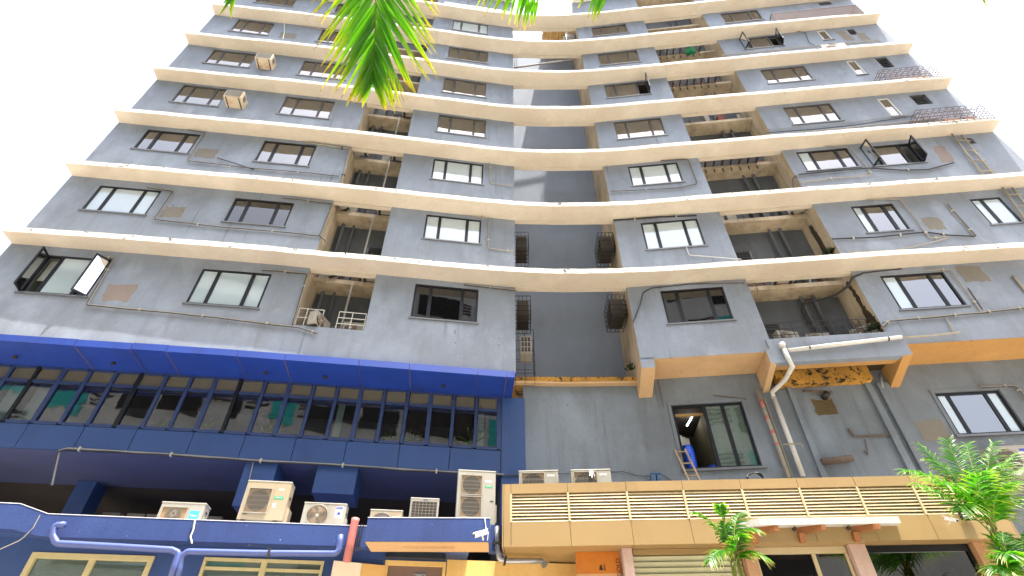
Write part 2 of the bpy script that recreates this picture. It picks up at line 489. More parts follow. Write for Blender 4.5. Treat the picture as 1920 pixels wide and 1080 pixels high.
def wall_grid(mb, s0, s1, z0, z1, holes, d=0.0, rev=0.16):
    ss = sorted(set([round(q, 4) for q in FAC.brk(s0, s1)] + [round(h[i], 4) for h in holes for i in (0, 1)]))
    zs = sorted(set([z0, z1] + [round(h[i], 4) for h in holes for i in (2, 3)]))
    for a, b in zip(ss, ss[1:]):
        runs = []; start = None
        for z_a, z_b in zip(zs, zs[1:]):
            cm, zm = (a + b) / 2, (z_a + z_b) / 2
            inside = any(h[0] < cm < h[1] and h[2] < zm < h[3] for h in holes)
            if not inside:
                if start is None: start = z_a
                endz = z_b
            else:
                if start is not None: runs.append((start, endz)); start = None
        if start is not None: runs.append((start, endz))
        for q0, q1 in runs:
            mb.quad(FAC.P(a, q0, d), FAC.P(b, q0, d), FAC.P(b, q1, d), FAC.P(a, q1, d))
    for h in holes:
        a, b, q0, q1 = h[:4]
        P = FAC.P
        mb.quad(P(a, q0, d), P(b, q0, d), P(b, q0, d + rev), P(a, q0, d + rev))
        mb.quad(P(a, q1, d + rev), P(b, q1, d + rev), P(b, q1, d), P(a, q1, d))
        mb.quad(P(a, q0, d), P(a, q0, d + rev), P(a, q1, d + rev), P(a, q1, d))
        mb.quad(P(b, q0, d + rev), P(b, q0, d), P(b, q1, d), P(b, q1, d + rev))

for nm, (a, b) in BLK.items():
    wb = MB()
    holes = [(q[2], q[3], q[4], q[5]) for q in WRECT if q[0] == nm] + [(q[2], q[3], q[4], q[5]) for q in LRECT if q[0] == nm]
    wall_grid(wb, a, b, BOT[nm], TOP, holes)
    part('wall', wb, M['grey'], bld)
    # the returns of the block
    for s_, nmw, dd in ((a, 'return_wall', 1), (b, 'return_wall', -1)):
        if nm == 'L' and s_ == a or nm == 'E' and s_ == b: dep = 9.0; mt = M['grey']
        else: dep = 2.6 if abs(s_ - S['rc0']) < .01 or abs(s_ - S['rc1']) < .01 else DB; mt = M['cream_dirty']
        rb = MB()
        p0, p1 = FAC.P(s_, BOT[nm], 0.004), FAC.P(s_, TOP, 0.004)
        q0_, q1_ = FAC.P(s_, BOT[nm], dep), FAC.P(s_, TOP, dep)
        if dd > 0: rb.quad(q0_, p0, p1, q1_)
        else: rb.quad(p0, q0_, q1_, p1)
        part(nmw, rb, mt, bld)

# ------------------------------------------------------------------ sunshade ledges
def ledge(i, z, s0, s1, out=0.66, th=0.19):
    rnd = random.Random(i)
    n = 150; mb = MB(); prev = None
    for k in range(n + 1):
        s_ = s0 + (s1 - s0) * k / n
        # the kink of the wall is rounded off along the ledge
        f_ = abs(s_ - 16) / 16; o0 = -(out - .17 * f_ ** 1.5)
        acc = Vector((0, 0, 0)); inn = Vector((0, 0, 0))
        for e in (-1.3, -0.65, 0, 0.65, 1.3):
            q = min(max(s_ + e, s0), s1) if s0 + 1.3 < s_ < s1 - 1.3 else s_
            acc += FAC.P(q, 0, o0) * 0.2
        inn = FAC.P(s_, 0, 0.0)
        wv = 0.006 * math.sin(s_ * 1.7 + i) + rnd.uniform(-.006, .006)
        dz = 0.012 * math.sin(s_ * 0.55 + i * 1.3) + rnd.uniform(-.003, .003)
        acc += FAC.nrm(s_) * wv
        cur = [Vector((inn.x, inn.y, z)), Vector((acc.x, acc.y, z + dz)), Vector((acc.x, acc.y, z + th + dz + rnd.uniform(-.006, .006))), Vector((inn.x, inn.y, z + th + .02))]
        # a small drip groove lip keeps the front edge crisp
        if prev:
            mb.quad(prev[0], prev[1], cur[1], cur[0], 0)
            mb.quad(prev[1], prev[2], cur[2], cur[1], 1)
            mb.quad(prev[2], prev[3], cur[3], cur[2], 1)
            mb.quad(prev[3], prev[0], cur[0], cur[3], 1)
        else: mb.quad(cur[0], cur[3], cur[2], cur[1], 1)
        prev = cur
    mb.quad(prev[0], prev[1], prev[2], prev[3], 1)
    part('sunshade_ledge', mb, [M['cream'], M['edge']], bld)
for i, z in enumerate(KZ): ledge(i, z, S['end0'] + 0.02, S['end1'] - 0.02)
# the ledge soffit is thickened across the open bays by a drop beam
for i, z in enumerate(KZ):
    for a, b in (('bl0', 'bl1'), ('br0', 'br1')):
        mb = MB(); mb.pbox(FAC, S[a] + .003, S[b] - .003, 0.003, 0.14, z - 0.07, z + 0.05)
        part('drop_beam', mb, M['cream'], bld)
    mb = MB(); mb.pbox(FAC, S['rc0'] + .003, S['rc1'] - .003, 0.003, 0.16, z - 0.02, z + 0.13)
    part('drop_beam', mb, M['cream'], bld)

# ------------------------------------------------------------------ the open balcony bays
for a, b, bot in (('bl0', 'bl1', 9.40), ('br0', 'br1', 9.46)):
    s0, s1 = S[a], S[b]
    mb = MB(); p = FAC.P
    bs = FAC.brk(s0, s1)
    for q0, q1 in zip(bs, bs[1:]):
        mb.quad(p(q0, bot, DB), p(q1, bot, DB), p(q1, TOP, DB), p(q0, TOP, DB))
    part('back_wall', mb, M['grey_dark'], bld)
    for z in [KZ[i] for i in range(7)] + ([KZ[0] - 3.05] if a == 'bl0' else []):
        mb = MB()
        mb.pbox(FAC, s0 + .004, s1 - .004, 0.55 if z > 10 else 0.16, DB - .004, z - 0.02, z + 0.14)
        part('floor_slab', mb, M['cream_dirty'], bld)
    # stained columns of pipes on the back wall
    for fr, rr in ((0.12, .06), (0.30, .04)) if a == 'bl0' else ((0.62, .045), (0.74, .06)):
        t = MB(); sq = s0 + (s1 - s0) * fr
        t.tube([p(sq, bot + .3, DB - .12), p(sq, TOP - .4, DB - .12)], rr, 10)
        part('soil_pipe', t, M['grey_dark'], bld, smooth=True)
    # louvred bathroom vents, one per floor
    for i in range(7):
        zc = KZ[i] - 1.25
        sc = s0 + (s1 - s0) * (0.80 if a == 'bl0' else 0.22)
        v = MB(); v.pbox(FAC, sc - .34, sc + .34, DB - .05, DB - .004, zc - .30, zc + .30)
        vo = part('vent', v, M['frame_grey'], bld)
        for k in range(6):
            sl = MB(); zz = zc - .24 + k * .095
            sl.hexa([p(sc - .30, zz, DB - .10), p(sc + .30, zz, DB - .10), p(sc + .30, zz + .03, DB - .052), p(sc - .30, zz + .03, DB - .052),
                     p(sc - .30, zz + .015, DB - .10), p(sc + .30, zz + .015, DB - .10), p(sc + .30, zz + .05, DB - .052), p(sc - .30, zz + .05, DB - .052)])
            part('slat', sl, M['frame'], vo)
# parapets under the lowest openings
mb = MB(); mb.pbox(FAC, S['bl0'] + .002, S['bl1'] - .002, 0.0, 0.14, 9.36, 10.40); part('parapet', mb, M['grey'], bld)
mb = MB(); mb.pbox(FAC, S['br0'] - .12, S['br1'] + .14, -0.05, 0.14, 9.45, 10.22); part('parapet', mb, M['grey'], bld)

# ------------------------------------------------------------------ the light shaft in the middle
RB = 2.5
xs0, xs1 = FAC.P(S['rc0'], 0, 0).x, FAC.P(S['rc1'], 0, RB).x
mb = MB()
zb, zt = 9.6, 36.3
pa, pb = FAC.P(S['rc0'], 0, RB), FAC.P(S['rc1'], 0, RB)
ya = 14.9
mb.quad((pa.x - .05, ya, zb), (pb.x + .35, ya, zb), (pb.x + .35, ya, zt), (pa.x - .05, ya, zt))
part('shaft_wall', mb, M['shaft'], bld)
# roof slabs of the two arms close the block
for a, b, nm in ((S['end0'], S['rc0'], 'L'), (S['rc1'], S['end1'], 'D')):
    mb = MB(); mb.pbox(FAC, a + .02, b - .02, 0.03, 9.0, TOP - .25, TOP - .02)
    part('roof_slab', mb, M['cream_dirty'], bld)
    mb = MB(); mb.pbox(FAC, a + .02, b - .02, -0.5, 0.1, TOP, TOP + .12)
    part('roof_edge', mb, M['edge'], bld)
for a, b, zb0 in ((S['end0'], S['rc0'], 4.2), (S['rc1'], S['end1'], 4.2)):
    mb = MB()
    for q0, q1 in zip(FAC.brk(a + .02, b - .02), FAC.brk(a + .02, b - .02)[1:]): mb.quad(FAC.P(q0, zb0, 9.0), FAC.P(q1, zb0, 9.0), FAC.P(q1, TOP - .26, 9.0), FAC.P(q0, TOP - .26, 9.0))
    part('rear_wall', mb, M['grey_low'], bld)
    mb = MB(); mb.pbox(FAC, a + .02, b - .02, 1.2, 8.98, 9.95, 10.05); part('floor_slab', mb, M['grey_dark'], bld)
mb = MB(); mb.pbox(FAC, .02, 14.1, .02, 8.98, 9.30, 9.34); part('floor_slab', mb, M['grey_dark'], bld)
# floor of the shaft, a mouldy slab edge
mb = MB(); sa, sb = S['rc0'] + .004, S['rc1'] - .004
mb.hexa([FAC.P(sa, 9.72, 0.92), FAC.P(sb, 9.72, 0.92), FAC.P(sb, 9.72, 2.45), FAC.P(sa, 9.72, 2.45), FAC.P(sa, 9.86, 0.92), FAC.P(sb, 9.86, 0.92), FAC.P(sb, 9.86, 2.45), FAC.P(sa, 9.86, 2.45)])
part('shaft_floor', mb, M['mould'], bld)
mb = MB(); mb.pbox(FAC, sa, sb, 0.90, 1.08, 9.66, 9.717); part('slab_edge', mb, M['peach'], bld)
# corrugated sheet sheltering the right half of the shaft top
cs = MB(); nn = 40
x0, x1 = 1.80, pb.x
for k in range(nn):
    a_ = x0 + (x1 - x0) * k / nn; b_ = x0 + (x1 - x0) * (k + 1) / nn
    za = 33.1 + 0.028 * math.sin(k * math.pi / 2); zb_ = 33.1 + 0.028 * math.sin((k + 1) * math.pi / 2)
    cs.quad((a_, 12.95, za - .25), (b_, 12.95, zb_ - .25), (b_, 14.88, zb_ + .15), (a_, 14.88, za + .15))
M['sheet'] = plain('tan_corrugated_sheet', srgb(206, 168, 110), 0.6, 0.0, 0.25, 3)
part('corrugated_sheet', cs, M['sheet'], bld)

# ------------------------------------------------------------------ windows
def curtain(mb, s0, s1, z0, z1, d, amp, n):
    for k in range(n):
        a = s0 + (s1 - s0) * k / n; b = s0 + (s1 - s0) * (k + 1) / n
        da = d + amp * math.sin(k * 1.9) + amp * .5 * math.sin(k * .7); db = d + amp * math.sin((k + 1) * 1.9) + amp * .5 * math.sin((k + 1) * .7)
        mb.quad(FAC.P(a, z0, da), FAC.P(b, z0, db), FAC.P(b, z1, db), FAC.P(a, z1, da))
M['curt_brown'] = plain('brown_curtain', srgb(112, 92, 80), 0.9, 0, 0.25, 12)
M['curt_pale'] = plain('pale_curtain', srgb(176, 170, 162), 0.9, 0, 0.2, 12)
M['blind'] = plain('brown_blind', srgb(128, 118, 112), 0.8, 0, 0.2, 10)
M['film'] = plain('frosted_film', srgb(190, 206, 212), 0.6, 0, 0.08, 1.2)
M['teal_room'] = plain('teal_blind', srgb(120, 150, 162), 0.7, 0, 0.3, 1.0)
M['cushion_red'] = plain('red_cushion', srgb(178, 40, 90), 0.9)
M['cushion_blue'] = plain('blue_cushion', srgb(70, 90, 190), 0.9)
M['interior_pale'] = plain('pale_interior', srgb(196, 198, 192), 0.9)
FD = 0.035                          # the frame sits back in the reveal
def sash(parent, hinge_s, z0, z1, width, swing, side, glass):
    """an open casement: hinged at hinge_s, swung outward; side -1 hinge at its left, +1 hinge at its right"""
    h = FAC.P(hinge_s, 0, FD); t = FAC.tan(hinge_s); n = -FAC.nrm(hinge_s)
    dirv = (t * (-side) * math.cos(swing) + n * math.sin(swing))
    o = Vector((h.x, h.y, 0)); up = Vector((0, 0, 1)); nn_ = dirv.cross(up)
    mb = MB(); fw = .05
    def bx(u0, u1, a, b, th, mi):
        p = [o + dirv * u + up * zz + nn_ * q for zz in (a, b) for u, q in ((u0, -th), (u1, -th), (u1, th), (u0, th))]
        mb.hexa(p, mi)
    bx(0, fw, z0, z1, .02, 0); bx(width - fw, width, z0, z1, .02, 0)
    bx(fw, width - fw, z0, z0 + fw, .02, 0); bx(fw, width - fw, z1 - fw, z1, .02, 0)
    bx(fw, width - fw, z0 + fw, z1 - fw, .004, 1)
    mb.bar(o + dirv * (width * .5) + up * ((z0 + z1) / 2) + nn_ * .03, o + dirv * (width * .5) + up * ((z0 + z1) / 2 + .1) + nn_ * .03, .02, mi=0)
    part('sash', mb, [M['frame'], glass], parent)
def window(b, k, s0, s1, z0, z1, look):
    rnd = random.Random(int(s0 * 100) + k * 1000)
    P = FAC.P
    fr = M['frame']
    mb = MB(); fw = 0.055
    lights = (0, .245, .755, 1)
    if look == 'narrow': lights = (0, 1); fr = M['frame_white']
    if look == 'two': lights = (0, .36, 1)
    upper = k >= 4
    if upper and look != 'narrow': fr = M['frame_up']; fw = .045
    mb.pbox(FAC, s0, s0 + fw, FD - .03, FD + .05, z0, z1); mb.pbox(FAC, s1 - fw, s1, FD - .03, FD + .05, z0, z1)
    mb.pbox(FAC, s0 + fw, s1 - fw, FD - .03, FD + .05, z1 - fw, z1); mb.pbox(FAC, s0 + fw, s1 - fw, FD - .03, FD + .05, z0, z0 + fw)
    sx = [s0 + fw / 2 + (s1 - s0 - fw) * q for q in lights]
    for q in sx[1:-1]:
        mw = .036 if upper else .05; mb.pbox(FAC, q - mw, q + mw, FD - .022, FD + .045, z0 + fw, z1 - fw)
        mb.pbox(FAC, q - .004, q + .004, FD - .026, FD - .0225, z0 + fw, z1 - fw)
    wo = part('window', mb, fr, bld)
    sl = MB(); sl.pbox(FAC, s0 - .05, s1 + .05, -0.045, FD - .035, z0 - .045, z0 + .002)
    part('sill', sl, M['frame_grey'], wo)
    opened = {'open_both': (0, 2), 'open_right': (2,)}.get(look, ())
    gl = M['glass']; 
    if look in ('film', 'film_sky', 'two'): gl = M['glass_film']
    if look == 'blue': gl = M['glass_blue']
    if look in ('dark', 'blind'): gl = M['glass_dark']
    for i in range(len(sx) - 1):
        a, c = sx[i] + (.028 if i == 0 else .05), sx[i + 1] - (.028 if i == len(sx) - 2 else .05)
        if i in opened: continue
        g_ = gl
        if look == 'film_sky' and i > 0: g_ = M['glass']
        if look == 'open_both' and k == 1: g_ = M['glass_film']
        pm = MB(); t1 = rnd.uniform(-.006, .006)
        pm.hexa([P(a, z0 + fw, FD + t1), P(c, z0 + fw, FD - t1), P(c, z0 + fw, FD + .008), P(a, z0 + fw, FD + .008), P(a, z1 - fw, FD + t1), P(c, z1 - fw, FD - t1), P(c, z1 - fw, FD + .008), P(a, z1 - fw, FD + .008)])
        part('pane', pm, g_, wo)
    # a shallow room behind
    rm = MB(); dp = 1.3; R0, R1 = s0 - .3, s1 + .3; Zb, Zt = z0 - .3, z1 + .12
    d0 = .17
    rm.quad(P(R0, Zb, dp), P(R1, Zb, dp), P(R1, Zt, dp), P(R0, Zt, dp))
    rm.quad(P(R0, Zt, dp), P(R1, Zt, dp), P(R1, Zt, d0), P(R0, Zt, d0))
    rm.quad(P(R0, Zb, d0), P(R1, Zb, d0), P(R1, Zb, dp), P(R0, Zb, dp))
    rm.quad(P(R0, Zb, d0), P(R0, Zb, dp), P(R0, Zt, dp), P(R0, Zt, d0))
    rm.quad(P(R1, Zb, dp), P(R1, Zb, d0), P(R1, Zt, d0), P(R1, Zt, dp))
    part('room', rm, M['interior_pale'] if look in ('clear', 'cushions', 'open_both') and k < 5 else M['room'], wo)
    if look in ('brown', 'open_right', 'narrow'):
        cm = MB(); gap = rnd.choice((0, 0, .12, .25))
        mt = M['curt_brown'] if rnd.random() < .75 else M['curt_pale']
        mid = s0 + (s1 - s0) * rnd.uniform(.35, .65)
        curtain(cm, s0 + .02, mid - gap * .5, z0, z1, .26, .022, 26)
        curtain(cm, mid + gap * .5, s1 - .02 if look != 'open_right' else s1 - .5, z0, z1, .28, .022, 26)
        part('curtain', cm, mt, wo)
    elif look == 'open_both':
        cm = MB(); curtain(cm, s0 + (s1 - s0) * .2, s1 - (s1 - s0) * .2, z0, z1, .2, .01, 14)
        part('curtain', cm, M['film'] if k < 4 else M['curt_pale'], wo)
        cm = MB(); curtain(cm, s0, s0 + (s1 - s0) * .24, z0 + (z1 - z0) * .45, z1, .24, .004, 6); part('blind', cm, M['interior_pale'], wo)
    elif look == 'blind':
        for q0, q1, zz in ((s0, s0 + (s1 - s0) * .24, z0 + .24), (s0 + (s1 - s0) * .25, s0 + (s1 - s0) * .5, z0 + .36), (s0 + (s1 - s0) * .5, s1, z0)):
            cm = MB(); nn_ = 22
            for j in range(nn_):
                za = z1 - (z1 - zz) * j / nn_; zb_ = z1 - (z1 - zz) * (j + 1) / nn_
                cm.quad(P(q0, zb_, .21), P(q1, zb_, .21), P(q1, za, .185), P(q0, za, .185))
            part('blind', cm, M['blind'], wo)
    elif look == 'blue':
        cm = MB(); curtain(cm, s0, s1, z0, z1, .55, .0, 2); part('blind', cm, M['teal_room'], wo)
        for q in (.3, .62):
            bb = MB(); bb.pbox(FAC, s0 + (s1 - s0) * q - .03, s0 + (s1 - s0) * q + .03, .4, .44, z0, z1); part('curtain_rail', bb, M['frame'], wo)
        bb = MB(); bb.pbox(FAC, s0, s1, .36, .40, z0 + .75, z0 + .80); part('curtain_rail', bb, M['frame'], wo)
    elif look == 'film' or look == 'film_sky' or look == 'two':
        cm = MB(); curtain(cm, s0, s1, z0, z1, .3, .0, 2); part('blind', cm, M['film'], wo)
    elif look == 'clear':
        cm = MB(); curtain(cm, s0, s1, z0 + .45 * (z1 - z0), z1, .35, .012, 20); part('curtain', cm, M['film'], wo)
    elif look == 'cushions':
        cm = MB(); curtain(cm, s0, s1, z0, z1, .5, .0, 2); part('blind', cm, M['film'], wo)
        for sc, mt, w_ in ((s0 + .42, 'cushion_red', .26), (s0 + 1.55, 'cushion_blue', .2)):
            cb = MB(); nseg = 10
            for j in range(nseg):
                an0, an1 = math.pi * j / nseg, math.pi * (j + 1) / nseg
                f0 = (math.cos(an0), math.sin(an0)); f1 = (math.cos(an1), math.sin(an1))
                e = .62
                pw = lambda q: math.copysign(abs(q) ** e, q)
                a0, h0, a1, h1 = sc + w_ * pw(f0[0]), z0 + fw + .42 * pw(f0[1]), sc + w_ * pw(f1[0]), z0 + fw + .42 * pw(f1[1])
                cb.quad(P(a0, h0, .16), P(a1, h1, .16), P(a1, h1, .34), P(a0, h0, .34))
                cb.quad(P(sc, z0 + fw, .13), P(sc, z0 + fw, .13), P(a1, h1, .16), P(a0, h0, .16))
            part('cushion', cb, M[mt], wo)
    elif look == 'dark':
        lm = MB(); lm.pbox(FAC, s0 + .2, s1 - .3, .5, .56, z1 - .16, z1 - .12); part('curtain_rail', lm, M['sheet'], wo)
    w0 = sx[1] - sx[0]
    g2 = M['glass']
    if look == 'open_both':
        sash(wo, s0 + .02, z0 + .02, z1 - .02, w0 * 1.0, R_(80), -1, g2)
        sash(wo, s1 - .02, z0 + .02, z1 - .02, w0 * 1.0, R_(78 if k != 1 else 48), 1, g2)
    if look == 'open_right':
        sash(wo, s1 - .02, z0 + .02, z1 - .02, w0, R_(84), 1, g2)
for q in WRECT: window(*q)
for b, k, s0, s1, z0, z1 in LRECT:
    mb = MB(); fw = .03
    mb.pbox(FAC, s0, s1, .01, .05, z1 - fw, z1); mb.pbox(FAC, s0, s1, .01, .05, z0, z0 + fw)
    mb.pbox(FAC, s0, s0 + fw, .01, .05, z0 + fw, z1 - fw); mb.pbox(FAC, s1 - fw, s1, .01, .05, z0 + fw, z1 - fw)
    vo = part('vent', mb, M['frame_grey'], bld)
    bk = MB(); bk.pbox(FAC, s0, s1, .14, .15, z0, z1); part('backing', bk, M['frame'], vo)
    n = 6
    for i in range(n):
        zz = z0 + fw + (z1 - z0 - 2 * fw) * (i + .15) / n; h = (z1 - z0) / n * .5
        sl = MB(); P = FAC.P
        sl.hexa([P(s0 + fw, zz, .02), P(s1 - fw, zz, .02), P(s1 - fw, zz + h, .09), P(s0 + fw, zz + h, .09), P(s0 + fw, zz + .012, .02), P(s1 - fw, zz + .012, .02), P(s1 - fw, zz + h + .012, .09), P(s0 + fw, zz + h + .012, .09)])
        part('slat', sl, M['frame_grey'], vo)
# ------------------------------------------------------------------ podium floors of the block (set back under the overhang)
M['damp'] = plaster('damp_olive', srgb(112, 96, 66), srgb(84, 70, 46), .4, .6)
M['mould_dark'] = plaster('black_mould', srgb(70, 56, 36), srgb(26, 23, 18), .8, .9, spots=.8)
P = FAC.P
PD = 1.0                           # set-back of the glazed strip
M['blue_awn'] = plain('royal_blue_cladding', srgb(28, 62, 150), 0.5, 0, 0.18, 1.2, dirt=srgb(20, 34, 84), dirtamt=0.65)
M['blue'] = plain('blue_panel_paint', srgb(42, 70, 120), 0.5, 0, 0.12, 1.5, dirt=srgb(40, 52, 84), dirtamt=0.5)
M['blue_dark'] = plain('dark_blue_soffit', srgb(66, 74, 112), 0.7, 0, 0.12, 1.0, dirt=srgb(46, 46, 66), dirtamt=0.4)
M['blue_frame'] = plain('navy_mullion', srgb(46, 62, 104), 0.45, 0.1, 0.15, 4)
M['jrust'] = plain('rusty_joint', srgb(120, 96, 84), .8, 0, .3)
M['peel'] = plaster('peeling_edge', srgb(222, 190, 140), srgb(130, 100, 70), 0.6, 0.6, spots=0.9)
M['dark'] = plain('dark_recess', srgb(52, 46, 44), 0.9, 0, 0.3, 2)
M['glass_strip'] = glassmat('strip_glass', (0.82, 0.88, 0.86, 1), 1.95, 0.01, 0.06)
M['glass_transom'] = glassmat('filmed_transom_glass', (0.4, 0.4, 0.34, 1), 1.38, 0.08, 0.05, srgb(122, 116, 98), 0.6)
M['olive'] = plain('olive_blind', srgb(140, 132, 104), 0.8, 0, 0.3, 2)

ZG = dict(top=9.20, tr=None, bot=7.66, sp=7.02)
ZG['tr'] = (FAC.hit(480, 745, PD)[1] + FAC.hit(935, 765, PD)[1] + FAC.hit(200, 725, PD)[1]) / 3
# awning of blue cladding panels along the overhang
jx = [(131, 659), (238, 665), (305, 669), (440, 677), (530, 682), (671, 690), (767, 695), (895, 701), (950, 703)]
js = [0.02] + [FAC.hit(x, y, -.12)[0] for x, y in jx] + [14.30]
for k, (a, b) in enumerate(zip(js, js[1:])):
    mb = MB(); rnd = random.Random(k); dz = rnd.uniform(-.006, .006); g_ = .006
    for q0, q1 in zip(FAC.brk(a + g_, b - g_), FAC.brk(a + g_, b - g_)[1:]):
        mb.hexa([P(q0, 9.20 + dz, -.12), P(q1, 9.20 + dz, -.12), P(q1, 9.20 + dz, -.02), P(q0, 9.20 + dz, -.02), P(q0, 9.39 + dz, -.12), P(q1, 9.39 + dz, -.12), P(q1, 9.42 + dz, -.005), P(q0, 9.42 + dz, -.005)])
        mb.hexa([P(q0, 9.21 + dz, -.018), P(q1, 9.21 + dz, -.018), P(q1, 9.20 + dz, PD + .1), P(q0, 9.20 + dz, PD + .1), P(q0, 9.25 + dz, -.018), P(q1, 9.25 + dz, -.018), P(q1, 9.24 + dz, PD + .1), P(q0, 9.24 + dz, PD + .1)])
    ap = part('awning_panel', mb, M['blue_awn'], bld)
    jw = .004 + .005 * (k % 2); st = MB(); st.hexa([P(a - jw, 9.196, -.11), P(a + jw, 9.196, -.11), P(a + jw * .6, 9.19, PD), P(a - jw * .6, 9.19, PD), P(a - jw, 9.205, -.11), P(a + jw, 9.205, -.11), P(a + jw * .6, 9.199, PD), P(a - jw * .6, 9.199, PD)])
    part('joint_strip', st, M['jrust'], ap)
    if k in (0, 1, 4, 5, 7):
        lamp = MB(); sc = (a + b) / 2
        lamp.tube([P(sc, 9.195, .55), P(sc, 9.15, .55)], .05, 10); part('downlight', lamp, M['dark'], ap)
mb = MB(); mb.pbox(FAC, .02, 14.29, -.012, .0, 9.39, 9.45); part('flaking_edge', mb, M['peel'], bld)

# the strip of glass: mullions, transoms, panes
s27 = FAC.hit(27, 687, PD)[0]; s936 = FAC.hit(936, 739, PD)[0]
step = (s936 - s27) / 20
ms = [s27 + step * k for k in range(-1, 21)]
for k, q in enumerate(ms):
    mb = MB(); w_ = .042 if k % 3 else .055
    mb.hexa([P(q - w_, ZG['bot'], PD - .035), P(q + w_, ZG['bot'], PD - .035), P(q + w_, ZG['bot'], PD + .06), P(q - w_, ZG['bot'], PD + .06), P(q - w_, ZG['top'], PD - .035), P(q + w_, ZG['top'], PD - .035), P(q + w_, ZG['top'], PD + .06), P(q - w_, ZG['top'], PD + .06)])
    part('mullion', mb, M['blue_frame'] if k not in (2, 6, 10) else M['frame'], bld)
for k, (a, b) in enumerate(zip(ms, ms[1:])):
    rnd = random.Random(100 + k)
    a += .058; b -= .058
    for za, zb_, nm in ((ZG['tr'] - .035, ZG['tr'] + .035, 'transom'), (ZG['bot'] - .03, ZG['bot'] + .05, 'sill_rail'), (ZG['top'] - .06, ZG['top'] + .02, 'head_rail')):
        mb = MB(); mb.pbox(FAC, a, b, PD - .045, PD + .05, za, zb_); part(nm, mb, M['blue_frame'], bld)
    for za, zb_ in ((ZG['bot'] + .05, ZG['tr'] - .035), (ZG['tr'] + .035, ZG['top'] - .06)):
        t1, t2 = rnd.uniform(-.012, .012), rnd.uniform(-.010, .010)
        mb = MB(); mb.quad(P(a, za, PD + t1), P(b, za, PD - t1), P(b, zb_, PD - t1 + t2), P(a, zb_, PD + t1 + t2))
        part('pane', mb, M['glass_strip'] if za < ZG['tr'] else M['glass_transom'], bld)
    bl = MB(); zz = ZG['tr'] + .03
    bl.pbox(FAC, a - .07, b + .07, PD + .30, PD + .32, zz, 9.18)
    part('blind', bl, M['sheet'] if k == 15 else M['olive'], bld)
    if k in (1, 2, 14, 20):
        bl = MB(); bl.pbox(FAC, a, a + (b - a) * (.75 if k < 3 else .35), PD + .25, PD + .27, ZG['bot'], zz); part('blind', bl, M['film'], bld)
    if k in (17, 19):
        bl = MB(); bl.pbox(FAC, a, b - .05, PD + .30, PD + .34, ZG['bot'], zz); part('screen', bl, M['dark'], bld)
# the room behind the strip
mb = MB()
for q0, q1 in zip(FAC.brk(0.02, 14.1), FAC.brk(0.02, 14.1)[1:]):
    mb.quad(P(q0, 7.1, 3.2), P(q1, 7.1, 3.2), P(q1, 9.3, 3.2), P(q0, 9.3, 3.2))
    mb.quad(P(q0, 7.6, 1.1), P(q1, 7.6, 1.1), P(q1, 7.6, 3.2), P(q0, 7.6, 3.2))
part('room', mb, M['grey'], bld)
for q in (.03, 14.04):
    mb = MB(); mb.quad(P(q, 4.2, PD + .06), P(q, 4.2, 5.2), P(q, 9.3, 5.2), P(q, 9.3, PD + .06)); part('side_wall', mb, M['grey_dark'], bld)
mb = MB(); mb.pbox(FAC, ms[-1] + .043, 14.03, PD - .03, PD + .05, ZG['bot'] - .03, ZG['top']); part('end_mullion', mb, M['blue_frame'], bld)
# spandrel panels under the glass, each with open joints
sj = [FAC.hit(x, y, PD)[0] for x, y in ((50, 805), (155, 812), (253, 818), (360, 824), (457, 830), (552, 838), (648, 845), (748, 851), (843, 857))]
sj = [0.02, FAC.hit(-60, 800, PD)[0]] + sj + [14.02]
for k, (a, b) in enumerate(zip(sj, sj[1:])):
    mb = MB(); dd = random.Random(k + 5).uniform(-.006, .006)
    mb.pbox(FAC, a + .008, b - .008, PD - .03 + dd, PD + .05, ZG['sp'], ZG['bot'] - .035)
    part('spandrel_panel', mb, M['blue'], bld)
mb = MB(); mb.pbox(FAC, .02, 14.0, PD + .052, PD + .2, ZG['sp'], ZG['bot'] - .03); part('spandrel_backing', mb, M['blue_dark'], bld)
# blue pilaster at the right end
pa_, pb_ = FAC.hit(941, 790, PD)[0], FAC.hit(984, 800, PD)[0]
mb = MB(); mb.pbox(FAC, 14.03, pb_, PD - .05, PD + .16, 4.6, 9.19); part('pilaster', mb, M['blue'], bld)
# soffit below the glazed floor, its back wall, hung boxes and a column
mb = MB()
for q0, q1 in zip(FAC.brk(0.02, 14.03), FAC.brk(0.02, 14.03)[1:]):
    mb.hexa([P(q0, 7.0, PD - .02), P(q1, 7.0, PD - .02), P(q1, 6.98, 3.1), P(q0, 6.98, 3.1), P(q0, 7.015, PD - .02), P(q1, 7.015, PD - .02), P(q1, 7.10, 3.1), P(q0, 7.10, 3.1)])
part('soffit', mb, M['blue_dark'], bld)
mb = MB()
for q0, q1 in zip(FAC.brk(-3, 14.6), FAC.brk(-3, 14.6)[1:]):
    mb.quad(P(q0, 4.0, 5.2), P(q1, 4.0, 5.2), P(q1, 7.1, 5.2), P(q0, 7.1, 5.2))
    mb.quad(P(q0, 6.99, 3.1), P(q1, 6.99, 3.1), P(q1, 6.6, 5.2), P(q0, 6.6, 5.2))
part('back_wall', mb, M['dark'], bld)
for (x0, x1, y) in ((462, 522, 868), (597, 673, 872)):
    q0, q1 = FAC.hit(x0, y, PD)[0], FAC.hit(x1, y, PD)[0]
    zb_ = FAC.hit((x0 + x1) / 2 - 8, 926, PD)[1]
    mb = MB(); mb.pbox(FAC, q0, q1, PD - .02, PD + (.9 if x0 > 500 else 2.1), zb_ if x0 > 500 else zb_ - .3, 6.996); part('hung_box', mb, M['blue'], bld)
mb = MB(); q0, q1 = FAC.hit(146, 917, 2.9)[0], FAC.hit(174, 917, 2.9)[0]
mb.pbox(FAC, q0, q1 + .1, 2.75, 3.3, 4.2, 6.975); part('column', mb, M['blue'], bld)
